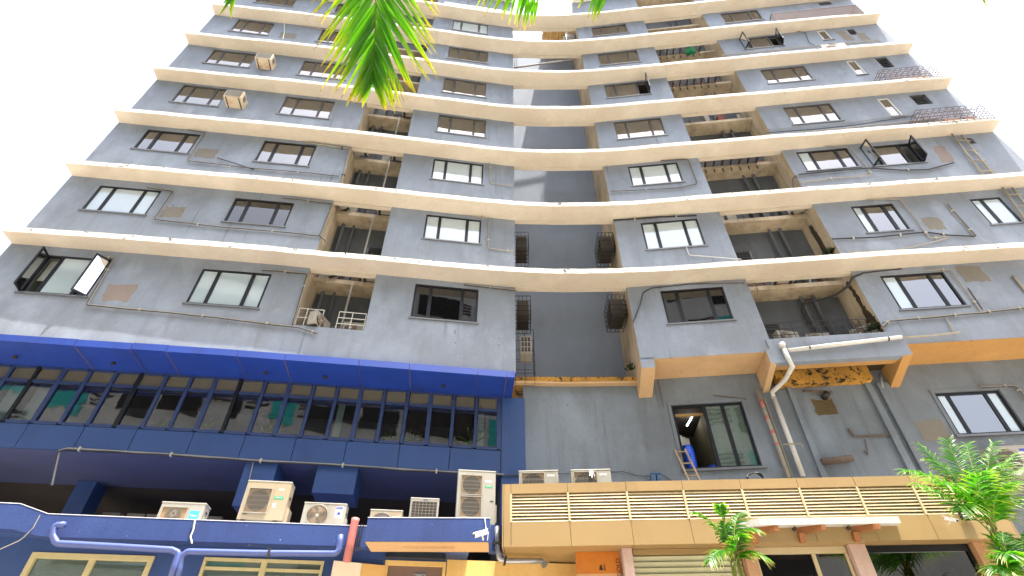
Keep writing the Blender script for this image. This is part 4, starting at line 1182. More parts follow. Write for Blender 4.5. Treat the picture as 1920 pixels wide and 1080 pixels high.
for k in range(16):
    z1 = zC - .10 - k * .10
    mb = MB(); mb.hexa([G_(a, z1 - .10, SB + .10), G_(b, z1 - .10, SB + .10), G_(b, z1 - .10, SB + .16), G_(a, z1 - .10, SB + .16), G_(a, z1 - .012, SB + .05), G_(b, z1 - .012, SB + .05), G_(b, z1 - .002, SB + .16), G_(a, z1 - .002, SB + .16)])
    part('shutter_slat', mb, M['shutter'], shop)
mb = MB(); mb.pbox(SHP, a, b, SB - .02, SB + .2, zC - .095, zC - .004); part('shutter_box', mb, M['gold'], shop)
for x0, x1 in ((1413, 1591), (1623, 1825)):
    a, b = sb(x0, 1040) + .01, sb(x1, 1040) - .01
    mb = MB(); fw = .05
    mb.pbox(SHP, a, b, SB, SB + .08, zC - .12, zC - .003); mb.pbox(SHP, a, a + fw, SB, SB + .08, .05, zC - .125); mb.pbox(SHP, b - fw, b, SB, SB + .08, .05, zC - .125)
    if x0 < 1500: mb.pbox(SHP, b - .65, b - .58, SB + .01, SB + .07, .05, zC - .125)
    go = part('glazing_frame', mb, M['gold_slat'] if x0 < 1500 else M['frame'], shop)
    mb = MB(); mb.pbox(SHP, a + fw, b - fw, SB + .03, SB + .04, .05, zC - .125); part('pane', mb, M['glass_dark'], go)
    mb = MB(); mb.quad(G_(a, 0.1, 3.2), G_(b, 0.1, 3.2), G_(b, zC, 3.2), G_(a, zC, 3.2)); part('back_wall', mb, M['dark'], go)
    mb = MB(); mb.pbox(SHP, a + .3, b - .8, 1.4, 1.8, 1.0, 3.1); part('counter', mb, plain('dark_wood', srgb(58, 40, 30), .5, 0, .3), go)
# white canopy with wooden brackets over the glass door
C0 = sh(1390, 998)[0]; zc0 = 4.775; zc1 = 4.895
f0, f1 = at_z(1422, 972, zc1), at_z(1684, 968, zc1)
def shs(p): # project on the shop line
    a, b = SHP.p; t = (b - a).normalized(); q = Vector((p.x, p.y)) - a; return q.dot(t), q.dot(Vector((-t.y, t.x)))
sA, dA = shs(f0); sB, dB = shs(f1)
mb = MB()
pl = [(C0, -.005), (sA, dA), (sB, dB), (sB, -.005)]
prev = [G_(s_, zc0, d_) for s_, d_ in pl]; up_ = [G_(s_, zc1, d_) for s_, d_ in pl]
i = len(mb.v); mb.v += prev + up_
for q in ((3, 2, 1, 0), (4, 5, 6, 7), (0, 1, 5, 4), (1, 2, 6, 5), (2, 3, 7, 6), (3, 0, 4, 7)): mb.f.append(tuple(i + k for k in q)); mb.m.append(0)
M['can_white'] = plaster('white_canopy_paint', srgb(196, 194, 190), srgb(140, 132, 122), .45, .3, spots=.3, spotc=srgb(90, 84, 80))
part('canopy', mb, M['can_white'], shop)
M['wood'] = plain('brown_bracket_wood', srgb(150, 92, 46), .6, 0, .3, 8)
for x in (1412, 1500, 1602):
    s_ = sh(x, 1005)[0]; mb = MB(); t_ = .035
    p = lambda s, z, d: G_(s, z, d)
    mb.hexa([p(s_ + .40 - t_, zc0 - .10, dA * .92), p(s_ + .40 + t_, zc0 - .10, dA * .92), p(s_ + t_, zc0 - .12, -.01), p(s_ - t_, zc0 - .12, -.01), p(s_ + .40 - t_, zc0 - .002, dA * .92), p(s_ + .40 + t_, zc0 - .002, dA * .92), p(s_ + t_, zc0 - .002, -.01), p(s_ - t_, zc0 - .002, -.01)])
    mb.box(0, 0, 0, 0, 0, 0) if False else None
    br = part('canopy_bracket', mb, M['wood'], shop)
    mb = MB(); mb.hexa([p(s_ - .05, zc0 - .27, -.06), p(s_ + .05, zc0 - .27, -.06), p(s_ + .05, zc0 - .27, -.005), p(s_ - .05, zc0 - .27, -.005), p(s_ - .05, zc0 - .125, -.12), p(s_ + .05, zc0 - .125, -.12), p(s_ + .05, zc0 - .125, -.005), p(s_ - .05, zc0 - .125, -.005)])
    part('corbel', mb, M['wood'], br)
    for k in range(3):
        tb = MB(); pts = []
        for j in range(14):
            an = j / 13 * math.pi * 1.7; rr = .05 * (1 - j / 18)
            pts.append(p(s_ - .10 + .0 * k, zc0 - .06 + rr * math.sin(an), dA * (.25 + .25 * k) + rr * math.cos(an) * 1.2))
        tb.tube(pts, .007, 5); part('scroll', tb, M['frame'], br)
# ------------------------------------------------------------------ air conditioner units
M['ac_white'] = plain('ac_casing_white', srgb(156, 152, 142), 0.5, 0, 0.06, 3, dirt=srgb(112, 96, 70), dirtamt=.5)
M['ac_beige'] = plain('ac_casing_beige', srgb(162, 148, 124), 0.5, 0, 0.06, 3, dirt=srgb(130, 96, 52), dirtamt=.5)
M['ac_rust'] = plain('ac_casing_rusty', srgb(190, 174, 148), 0.6, 0, 0.12, 3, dirt=srgb(140, 74, 32), dirtamt=.85)
M['mesh_tan'] = plain('ac_coil_tan', srgb(150, 122, 86), 0.7, 0, 0.25, 10)
M['mesh_dark'] = plain('ac_mesh_dark', srgb(68, 63, 58), 0.6, 0.1, 0.25, 10)
M['wire'] = plain('guard_wire', srgb(150, 140, 126), 0.4, 0.4, 0.1)
M['wire_dark'] = plain('dark_wire', srgb(50, 46, 44), 0.5, 0.3, 0.2)
M['blade'] = plain('fan_blade_brown', srgb(150, 104, 62), 0.5, 0, 0.3, 12)
M['hub'] = plain('fan_hub_white', srgb(224, 220, 206), 0.5)
M['lab_blue'] = plain('sky_blue_label', srgb(70, 176, 232), 0.4, 0, .05)
M['lab_green'] = plain('green_label', srgb(60, 172, 120), 0.4, 0, .05)
M['lab_white'] = plain('white_label', srgb(236, 236, 236), 0.4, 0, .05)
M['ink_blue'] = plain('blue_ink', srgb(44, 62, 170), 0.5, 0, .05)
def bevel_box(x0, x1, y0, y1, z0, z1, r, mats, name='casing'):
    bm = bmesh.new()
    vs = [bm.verts.new((x, y, z)) for z in (z0, z1) for x, y in ((x0, y0), (x1, y0), (x1, y1), (x0, y1))]
    for q in ((0, 3, 2, 1), (4, 5, 6, 7), (0, 1, 5, 4), (1, 2, 6, 5), (2, 3, 7, 6), (3, 0, 4, 7)): bm.faces.new([vs[k] for k in q])
    bmesh.ops.bevel(bm, geom=list(bm.edges), offset=r, segments=3, affect='EDGES', profile=.5)
    me = bpy.data.meshes.new(name); bm.to_mesh(me); bm.free()
    for mt in mats: me.materials.append(mt)
    me.polygons.foreach_set('use_smooth', [False] * len(me.polygons)); me.update()
    return me
def fan_parts(par, cx, cz, r, y, blades=4, guard='round', mat_b='blade'):
    d = MB(); d.disc((cx, y - .004, cz), (0, -1, 0), r, 32); part('fan_well', d, M['mesh_dark'], par, local=True)
    fb = MB(); 
    for k in range(blades):
        a0 = 2 * math.pi * k / blades + .4
        pr = []
        for j in range(7):
            f = j / 6; rr = r * (.2 + .72 * f)
            pr.append((rr, a0 + .25 * f, a0 + .95 + .35 * f))
        for (r0, l0, h0), (r1, l1, h1) in zip(pr, pr[1:]):
            q = lambda r_, a_, yy: (cx + r_ * math.cos(a_), y - yy, cz + r_ * math.sin(a_))
            fb.quad(q(r0, l0, .012), q(r1, l1, .012), q(r1, h1, .03), q(r0, h0, .03))
    fo = part('fan', fb, M[mat_b], par, local=True)
    hb = MB(); hb.tube([(cx, y - .01, cz), (cx, y - .04, cz)], r * .16, 14); part('hub', hb, M['hub'], fo, local=True)
    gb = MB()
    if guard == 'round':
        for rr in [r * f for f in (.28, .42, .56, .70, .84, 1.0)]:
            pts = [(cx + rr * math.cos(2 * math.pi * k / 28), y - .05, cz + rr * math.sin(2 * math.pi * k / 28)) for k in range(29)]
            gb.tube(pts, .0035 if rr < r else .008, 4, cap=False)
        for k in range(36):
            an = 2 * math.pi * k / 36; e = an + .45
            gb.bar((cx + r * .18 * math.cos(an), y - .052, cz + r * .18 * math.sin(an)), (cx + r * math.cos(e), y - .045, cz + r * math.sin(e)), .003)
    part('guard', gb, M['wire'], par, local=True)
def rect_grille(par, x0, x1, z0, z1, y, swirl=False, mat='mesh_tan', nv=16):
    cx, cz, r = (x0 + x1) / 2, (z0 + z1) / 2, min(x1 - x0, z1 - z0) / 2 * .95
    d = MB(); d.quad((x0, y - .003, z0), (x1, y - .003, z0), (x1, y - .003, z1), (x0, y - .003, z1)); part('grille_back', d, M[mat], par, local=True)
    d = MB(); d.disc((cx, y - .006, cz), (0, -1, 0), r, 32); part('fan_well', d, M['mesh_dark'], par, local=True)
    g = MB(); fw = .014
    for a, b, c, e in ((x0, x1, z0 - fw, z0), (x0, x1, z1, z1 + fw), (x0 - fw, x0, z0 - fw, z1 + fw), (x1, x1 + fw, z0 - fw, z1 + fw)): g.box(a, b, y - .022, y - .001, c, e)
    part('grille_rim', g, M['ac_white'], par, local=True)
    g = MB()
    if swirl:
        for k in range(44):
            an = 2 * math.pi * k / 44; R = r * 1.35; pts = []
            for j in range(5):
                f = .12 + .88 * j / 4; aa = an + .7 * f; x, z = cx + R * f * math.cos(aa), cz + R * f * math.sin(aa)
                pts.append((min(max(x, x0), x1), y - .018, min(max(z, z0), z1)))
            for a, b in zip(pts, pts[1:]): g.bar(a, b, .005)
    else:
        for k in range(nv): 
            x = x0 + (x1 - x0) * (k + .5) / nv; g.bar((x, y - .016, z0), (x, y - .016, z1), .0035)
        for k in range(5): 
            z = z0 + (z1 - z0) * (k + .5) / 5; g.bar((x0, y - .014, z), (x1, y - .014, z), .003)
    part('grille', g, M['wire'], par, local=True)
def put_text(par, txt, size, x, z, y, mat, name='lettering'):
    tm = text_mesh(txt, size); tm.materials.append(mat)
    o = link(name, tm); o.parent = par
    o.matrix_local = Matrix(((1, 0, 0, x), (0, 0, -1, y), (0, 1, 0, z), (0, 0, 0, 1)))
    return o
def plate(par, x0, x1, z0, z1, y, mat, name='label_plate'):
    g = MB(); g.box(x0, x1, y - .003, y - .0005, z0, z1); return part(name, g, mat, par, local=True)
def ac_base(label, w, h, dp, loc, rz, group, mat='ac_white', lid=True):
    t = thing('outdoor_unit', label, 'air conditioner', loc, group, (0, 0, rz))
    part('casing', bevel_box(-w / 2, w / 2, 0, dp, .03, h, .018, [M[mat]]), None, t, local=True)
    if lid: part('lid', bevel_box(-w / 2 - .006, w / 2 + .006, -.006, dp + .006, h - .028, h + .006, .012, [M['ac_white']], 'lid'), None, t, local=True)
    for x in (-w * .35, w * .35):
        g = MB(); g.box(x - .04, x + .04, -.02, dp + .02, 0, .029); part('foot', g, M['wire_dark'], t, local=True)
    g = MB(); g.box(w / 2 + .0, w / 2 + .035, dp * .25, dp * .8, h * .12, h * .42); part('valve_cover', g, M[mat], t, local=True)
    g = MB(); g.box(w * .155, w * .16, -.0015, .001, .05, h - .03); part('panel_seam', g, M['mesh_tan'], t, local=True)
    g = MB(); g.box(w / 2 - .001, w / 2 + .008, dp * .35, dp * .65, h * .62, h * .68); part('side_handle', g, M['wire_dark'], t, local=True)
    return t
def ac_front(poly, d, bl, br, top):
    """front bottom-left / bottom-right / top pixels -> centre, width, height, heading"""
    s0, za = poly.hit(*bl, d); s1, zb_ = poly.hit(*br, d); zt = poly.hit(*top, d)[1]
    c = poly.P((s0 + s1) / 2, min(za, zb_), d); t = poly.tan((s0 + s1) / 2)
    return c, s1 - s0, zt - min(za, zb_), math.atan2(t.y, t.x)
GA = 'outdoor units on the blue terrace'
c, w_, h_, rz = ac_front(ANX, .30, (291, 973), (375, 977), (345, 942))
t = ac_base('small outdoor unit with swirl grille and sky blue label at the left of the terrace', w_, h_ + .06, .3, c - Vector((0, 0, .06)), rz, GA)
rect_grille(t, -w_ * .42, w_ * .13, .06, h_ * .88, 0, swirl=True)
plate(t, w_ * .2, w_ * .42, h_ * .27, h_ * .74, 0, M['lab_blue'])
put_text(t, 'Haier', h_ * .17, w_ * .31, h_ * .47, -.004, M['lab_white'])
c, w_, h_, rz = ac_front(ANX, .30, (441, 977), (528, 979), (505, 902))
t = ac_base('large beige outdoor unit with square stained grille and green badge on the terrace', w_, h_, .32, c, rz, GA, 'ac_beige')
rect_grille(t, -w_ * .40, w_ * .10, h_ * .22, h_ * .80, 0, nv=26, mat='mesh_tan')
plate(t, w_ * .19, w_ * .40, h_ * .56, h_ * .63, 0, M['lab_green']); put_text(t, 'GENERAL', h_ * .036, w_ * .295, h_ * .595, -.004, M['lab_white'])
for dx in (0, .035, .07): 
    g = MB(); g.disc((w_ * .27 + dx, -.002, h_ * .80), (0, -1, 0), .016, 16); part('badge', g, M['lab_white'], t, local=True)
plate(t, w_ * .2, w_ * .27, h_ * .36, h_ * .46, 0, M['lab_white']); plate(t, -w_ * .39, -w_ * .30, h_ * .165, h_ * .19, 0, M['mesh_dark'])
g = MB(); g.box(w_ / 2 + .001, w_ / 2 + .07, .05, .30, .02, h_ * .36); part('pipe_cover', g, M['ac_beige'], t, local=True)
c, w_, h_, rz = ac_front(ANX, .30, (562, 980), (644, 981), (610, 943))
t = ac_base('white outdoor unit with round brown fan and blue star label on the terrace', w_, h_ + .05, .3, c - Vector((0, 0, .05)), rz, GA)
fan_parts(t, -w_ * .14, h_ * .50, h_ * .50, -.001)
x0, x1, z0, z1 = w_ * .26, w_ * .43, h_ * .42, h_ * .98
plate(t, x0, x1, z0, z1, 0, M['lab_white']); plate(t, x0 + .004, x1 - .004, z1 - .055, z1 - .006, -.003, M['ink_blue'])
put_text(t, 'BLUE STAR', .026, (x0 + x1) / 2, z1 - .03, -.0068, M['lab_white'])
sm = MB(); sx_, sz_, R1 = (x0 + x1) / 2, (z0 + z1 - .05) / 2, (x1 - x0) * .42
pt = [(sx_ + (R1 if k % 2 == 0 else R1 * .4) * math.sin(math.pi * k / 5), -.0052, sz_ + (R1 if k % 2 == 0 else R1 * .4) * math.cos(math.pi * k / 5)) for k in range(10)]
for k in range(10): sm.tri((sx_, -.0052, sz_), pt[(k + 1) % 10], pt[k])
part('star_mark', sm, M['ink_blue'], t, local=True)
c, w_, h_, rz = ac_front(ANX, .55, (690, 986), (752, 986), (725, 956))
t = ac_base('cream outdoor unit half hidden behind the raised blue porch slab', w_, h_ + .25, .3, c - Vector((0, 0, .25)), rz, GA, 'ac_beige')
H = h_ + .25; fan_parts(t, -w_ * .12, H * .52, H * .36, -.001, mat_b='mesh_dark')
plate(t, w_ * .2, w_ * .4, H * .72, H * .78, 0, M['lab_white'])
c, w_, h_, rz = ac_front(ANX, .50, (766, 971), (821, 971), (798, 934))
t = ac_base('white square unit with a gridded dark face between the cream unit and tall double unit', w_, h_ + .2, .4, c - Vector((0, 0, .2)), rz, GA)
H = h_ + .2; d = MB(); d.quad((-w_ * .43, -.003, .06), (w_ * .43, -.003, .06), (w_ * .43, -.003, H * .88), (-w_ * .43, -.003, H * .88)); part('grille_back', d, M['mesh_dark'], t, local=True)
g = MB()
for k in range(8): g.bar((-w_ * .43 + w_ * .86 * k / 7, -.012, .06), (-w_ * .43 + w_ * .86 * k / 7, -.012, H * .88), .008)
for k in range(9): g.bar((-w_ * .43, -.010, .06 + (H * .88 - .06) * k / 8), (w_ * .43, -.010, .06 + (H * .88 - .06) * k / 8), .006)
part('grille', g, M['wire'], t, local=True); plate(t, -w_ * .06, w_ * .10, H * .915, H * .96, 0, M['sign_blue'])
c, w_, h_, rz = ac_front(ANX, .45, (853, 984), (928, 985), (890, 882))
t = ac_base('tall white double fan outdoor unit at the right end of the terrace', w_, h_ + .04, .33, c - Vector((0, 0, .04)), rz, GA)
for z0, z1 in ((h_ * .58, h_ * .93), (h_ * .18, h_ * .535)): rect_grille(t, -w_ * .40, w_ * .13, z0, z1, 0, nv=20)
plate(t, w_ * .22, w_ * .42, h_ * .72, h_ * .755, 0, M['lab_green']); put_text(t, 'GENERAL', h_ * .022, w_ * .32, h_ * .738, -.004, M['lab_white']); plate(t, w_ * .22, w_ * .40, h_ * .82, h_ * .85, 0, M['lab_white']); plate(t, w_ * .36, w_ * .45, h_ * .46, h_ * .48, 0, M['mesh_dark'])
GS = 'outdoor units behind the gold louvres'
for k, (bl, br, tp, lb) in enumerate([((973, 912), (1048, 912), (1012, 882), 'pale outdoor unit behind the gold coping, nearest the blue pilaster'), ((1072, 911), (1148, 910), (1110, 880), 'pale outdoor unit with a rag on its grille behind the gold coping')]):
    c, w_, h_, rz = ac_front(SHP, .75, bl, br, tp)
    H = .62; c.z += h_ - H
    t = ac_base(lb, w_, H, .3, c, rz, GS)
    rect_grille(t, -w_ * .42, w_ * .14, .08, H * .90, 0, nv=16)
    plate(t, w_ * .22, w_ * .40, H * .78, H * .83, 0, M['lab_white']); plate(t, w_ * .22, w_ * .42, H * .44, H * .50, 0, M['lab_green'])
    if k == 1:
        rg = MB(); rr = random.Random(3)
        for j in range(6): rg.bar((w_ * -.02 + .012 * j, -.03, H * .93), (w_ * -.02 + .012 * j + rr.uniform(-.03, .03), -.045, H * rr.uniform(.66, .8)), .018, .01)
        part('rag', rg, M['lab_white'], t, local=True)
# unit at the far right edge and the one on the upper ledge
c, w_, h_, rz = ac_front(FAC, WD - .55, (1872, 872), (1945, 866), (1905, 833))
t = ac_base('white outdoor unit with dark round fan behind the palm at the right edge', w_, .75, .34, c - Vector((0, 0, .3)), rz, None)
fan_parts(t, -w_ * .14, .42, .25, -.001, mat_b='mesh_dark'); plate(t, w_ * .25, w_ * .42, .62, .67, 0, M['ink_blue'])
c, w_, h_, rz = ac_front(FAC, -.42, (1540, 87), (1585, 82), (1560, 67))
t = ac_base('white outdoor unit with grey fan resting on a high ledge at the right', w_, .62, .3, Vector((c.x, c.y, KZ[4] + .15)), rz, None)
fan_parts(t, -w_ * .12, .34, .22, -.001, mat_b='wire')

# window air conditioners pushed through the sills
def window_ac(px, k, s_off, label):
    s_, z_ = FAC.hit(*px); p = FAC.P(s_, z_, -.48); t_ = FAC.tan(s_)
    t = thing('window_air_conditioner', label, 'air conditioner', p, 'window air conditioners', (0, 0, math.atan2(t_.y, t_.x)))
    w_, h_, dp = .66, .46, .62
    part('casing', bevel_box(-w_ / 2, w_ / 2, 0, dp, 0, h_, .015, [M['ac_rust']]), None, t, local=True)
    d = MB(); d.quad((-w_ * .44, -.003, .05), (w_ * .44, -.003, .05), (w_ * .44, -.003, h_ - .04), (-w_ * .44, -.003, h_ - .04)); part('coil', d, M['mesh_dark'], t, local=True)
    g = MB()
    for j in range(9): g.bar((-w_ * .44 + w_ * .88 * j / 8, -.012, .05), (-w_ * .44 + w_ * .88 * j / 8, -.012, h_ - .04), .009)
    for j in range(6): g.bar((-w_ * .44, -.010, .05 + (h_ - .09) * j / 5), (w_ * .44, -.010, .05 + (h_ - .09) * j / 5), .008)
    part('grille', g, M['ac_white'], t, local=True)
    d = MB()
    for j in range(5): d.box(w_ / 2 + .001, w_ / 2 + .006, .10 + .04 * j, .125 + .04 * j, .10, h_ - .10)
    part('side_louvre', d, M['mesh_dark'], t, local=True)
    for bx in (-w_ * .36, w_ * .36):
        d = MB(); d.box(bx - .015, bx + .015, .02, .48, -.025, -.002); part('bracket', d, M['wire_dark'], t, local=True)
window_ac((441, 203), 4, 0, 'rusty window air conditioner beside the fourth row left window')
window_ac((497, 130), 5, 0, 'paler window air conditioner one floor above the rusty one')

# small units out on the balconies, one built and then copied
proto = ac_base('small white unit behind a rail in the lowest left balcony', .66, .46, .24, (0, 0, 0), 0, 'balcony outdoor units')
fan_parts(proto, -.10, .25, .165, -.001)
spots = [((600, 622), .16, 1.1, 'small white unit behind a rail in the lowest left balcony, left side'), ((662, 627), .3, 0, 'small white unit at the right side of the lowest left balcony'),
 ((632, 478), .18, 1.1, 'small white unit at the left side of the second left balcony from below'), ((706, 484), .3, 0, 'small white unit at the right side of the second left balcony from below'),
 ((656, 349), .22, .9, 'small white unit at the left side of the third left balcony from below'), ((733, 357), .3, 0, 'small white unit at the right side of the third left balcony from below'),
 ((683, 250), .2, 0, 'small white unit at the left side of the fourth left balcony'), ((759, 257), .25, 0, 'small white unit at the right side of the fourth left balcony'),
 ((776, 179), .25, 0, 'small white unit in the balcony partly behind the hanging palm frond'),
 ((1482, 636), .3, .25, 'white slotted unit behind the rail of the lowest right balcony'), ((1535, 632), .5, 0, 'unit with round fan in the middle of the lowest right balcony'), ((1622, 626), .3, -.5, 'white unit beside the plants in the lowest right balcony'),
 ((1455, 488), .3, 0, 'unit with round fan in the second right balcony from below'), ((1478, 357), .3, -.6, 'small unit caged in the third right balcony from below')]
for k, (px, d, tw, lb) in enumerate(spots):
    s_, z_ = FAC.hit(px[0], px[1], d); p = FAC.P(s_, z_, d); t_ = FAC.tan(s_); an = math.atan2(t_.y, t_.x)
    zs = [10.40 if px[0] < 900 else 10.22] + [q + .12 for q in KZ]
    p.z = min(zs, key=lambda q: abs(q - z_)) + .01
    if k == 0: o = proto; o.location = p; o.rotation_euler = (0, 0, an + tw); o['label'] = lb
    else: copy_tree(proto, p, (0, 0, an + tw), lb)
# rails in front of the balconies
def rail(s0, s1, z0, h, d, n, nh, mat, label, r=.011):
    mb = MB()
    for j in range(n + 1):
        q = s0 + (s1 - s0) * j / n; mb.bar(P(q, z0, d), P(q, z0 + h, d), r * 1.6)
    for j in range(1, nh + 1): mb.bar(P(s0, z0 + h * j / nh, d), P(s1, z0 + h * j / nh, d), r * 1.6)
    solo('balcony_rail', mb, mat, label, 'railing', 'balcony rails')
M['rail'] = plain('grey_rail', srgb(150, 148, 142), .5, .3)
M['rail_white'] = plain('white_rail', srgb(206, 204, 196), .5, .1)
b0, b1 = S['bl0'], S['bl1']; r0, r1 = S['br0'], S['br1']
rows_ = ('lowest', 'second', 'third', 'fourth')
for k, z in enumerate((10.405, KZ[0] + .13, KZ[1] + .13, KZ[2] + .13)):
    rail(b0 + .06, b0 + .72, z, .62, .06, 3, 2 + (k % 2), M['rail_white'], 'pale rail at the left of the %s left balcony counted from below' % rows_[k])
    if k < 3: rail(b1 - .78, b1 - .04, z, .62, .06, 2, 3, M['rail_white'], 'pale rail at the right of the %s left balcony counted from below' % rows_[k])
rail(r0 + .05, r0 + 2.2, 10.225, .62, .10, 6, 3, M['wire_dark'], 'dark rail across the lowest right balcony', .009)
rail(r0 + 2.3, r1 - .08, 10.225, .62, .16, 4, 2, M['wire_dark'], 'short dark rail by the plants of the lowest right balcony', .009)
mb = MB(); s_ = b0 + 1.25
for (fr, z0, z1, lb) in ((.62, 10.5, KZ[0] - .05, 'lowest'), (.68, KZ[0] + .2, KZ[1] - .05, 'second'), (.72, KZ[1] + .2, KZ[2] - .05, 'third'), (.70, KZ[2] + .2, KZ[3] - .05, 'fourth')):
    t = MB(); q = b0 + (b1 - b0) * fr; t.tube([P(q, z0, .42), P(q, z1, .42)], .035, 8); t.tube([P(q, z0 + .25, .42), P(q - .5, z0 + .3, .50)], .014, 6)
    solo('pipe', t, M['rail'], 'thin vertical waste pipe inside the %s left balcony counted from below' % lb, 'pipe', 'balcony waste pipes', smooth=False)
# dark slatted trellises standing on the slabs of the right bay
def trellis(z, s0, s1, label):
    # a dark iron grating that closes the open gap between ledge and slab, seen from below
    o = thing('floor_grating', label, 'grating', P(s0, z, .3), 'dark iron gratings in the right balconies')
    for j in range(8):
        q = s0 + (s1 - s0) * j / 7; f = MB(); f.bar(P(q, z, .12), P(q, z, .60), .05, .06); part('cross_bar', f, M['wire_dark'], o)
        f = MB(); f.bar(P(q, z, .57), P(q, z - .32, .60), .035); part('leg', f, M['wire_dark'], o)
    for j in range(8):
        d = .16 + .055 * j; m_ = MB(); m_.pbox(FAC, s0, s1, d - .013, d + .013, z - .012, z + .012); part('slat', m_, M['wire_dark'], o)
for k, lb in ((2, 'third'), (4, 'fifth'), (5, 'sixth')):
    trellis(KZ[k] + .12, r0 + .05, r1 - .75, 'dark iron grating high in the %s right balcony counted from below' % lb)

# cages bolted to the light shaft walls
def cage(c, ux, uy, w_, dp, h, nx, ny, nz, mat, label, unit=True, group='cages in the light shaft', r=.012):
    """c: corner; ux, uy horizontal unit directions for width and depth"""
    o = thing('air_conditioner_cage', label, 'cage', c, group)
    mb = MB(); up = Vector((0, 0, 1)); q = lambda a, b, e: c + ux * (a * w_) + uy * (b * dp) + up * (e * h)
    for i in range(nx + 1):
        f = i / nx
        for a, b in (((f, 0, 0), (f, 0, 1)), ((f, 1, 0), (f, 1, 1)), ((f, 0, 0), (f, 1, 0)), ((f, 0, 1), (f, 1, 1))): mb.bar(q(*a), q(*b), r)
    for i in range(nz + 1):
        f = i / nz
        for a, b in (((0, 0, f), (1, 0, f)), ((0, 1, f), (1, 1, f)), ((0, 0, f), (0, 1, f)), ((1, 0, f), (1, 1, f))): mb.bar(q(*a), q(*b), r)
    for i in range(ny + 1):
        f = i / ny
        for a, b in (((0, f, 0), (0, f, 1)), ((1, f, 0), (1, f, 1)), ((0, f, 0), (1, f, 0))): mb.bar(q(*a), q(*b), r)
    part('bars', mb, mat, o)
    if unit:
        mb = MB(); mb.hexa([q(.12, .12, .06), q(.88, .12, .06), q(.88, .88, .06), q(.12, .88, .06), q(.12, .12, .85), q(.88, .12, .85), q(.88, .88, .85), q(.12, .88, .85)])
        part('boxed_unit', mb, M['mesh_dark'] if unit is True else unit, o)
X_, Y_ = Vector((1, 0, 0)), Vector((0, 1, 0))
xl = P(S['rc0'], 0, .3).x + .02
def rcx(d): return P(S['rc1'], 0, d).x - .02
for k, (px, pz_, lb) in enumerate([((968, 465), 0, 'second floor'), ((970, 592), 0, 'lowest floor')]):
    z_ = FAC.hit(px[0], px[1], .25)[1]; cage(Vector((xl, P(S['rc0'], 0, .25).y, z_)), X_, Y_, .48, .9, .78, 4, 5, 4, M['wire_dark'], 'black cage holding a dark unit on the left of the shaft at the %s' % lb)
for k, (px, lb) in enumerate([((1130, 466), 'second floor'), ((1150, 590), 'lowest floor')]):
    z_ = FAC.hit(px[0], px[1], .3)[1]; cage(Vector((rcx(.3) - .55, P(S['rc1'], 0, .3).y, z_)), X_, Y_, .52, .9, .78, 4, 5, 4, M['wire_dark'], 'black cage holding a dark unit on the right of the shaft at the %s' % lb)
z_ = FAC.hit(985, 662, .5)[1]
cage(Vector((xl, P(S['rc0'], 0, .4).y, z_ - .75)), X_, Y_, .55, 1.0, 1.5, 2, 3, 4, M['wire_dark'], 'tall thin wire cage at the foot of the shaft around a white unit', unit=False, r=.008)
c = Vector((xl + .14, P(S['rc0'], 0, .5).y, z_ - .02))
t = thing('outdoor_unit', 'white unit with a gridded face standing in the tall wire cage of the shaft', 'air conditioner', c)
part('casing', bevel_box(0, .34, 0, .5, 0, .62, .015, [M['ac_white']]), None, t, local=True)
g = MB(); g.quad((.03, -.003, .04), (.31, -.003, .04), (.31, -.003, .58), (.03, -.003, .58)); part('grille_back', g, M['mesh_dark'], t, local=True)
g = MB()
for j in range(4): g.bar((.03 + .28 * j / 3, -.01, .04), (.03 + .28 * j / 3, -.01, .58), .02)
for j in range(4): g.bar((.03, -.01, .04 + .54 * j / 3), (.31, -.01, .04 + .54 * j / 3), .02)
part('grille', g, M['ac_white'], t, local=True)
z_ = FAC.hit(1065, 74, .4)[1]
cage(Vector((rcx(.4) - .62, P(S['rc1'], 0, .4).y, z_)), X_, Y_, .6, .8, 1.0, 3, 3, 4, M['wire_dark'], 'small dark cage near the top of the light shaft')
z_ = FAC.hit(962, 127, .4)[1]
cage(Vector((xl, P(S['rc0'], 0, .4).y, z_)), X_, Y_, .2, .8, 1.0, 2, 3, 4, M['wire_dark'], 'narrow dark cage on the left of the shaft below the corrugated sheet', unit=False)
t = MB(); t.tube([Vector((xl + .05, 13.4, at_y(972, 127, 13.4).z)), Vector((3.3, 13.4, at_y(1068, 112, 13.4).z))], .05, 8)
solo('pipe', t, M['rail'], 'sloping pale pipe crossing the shaft under the corrugated sheet', 'pipe')

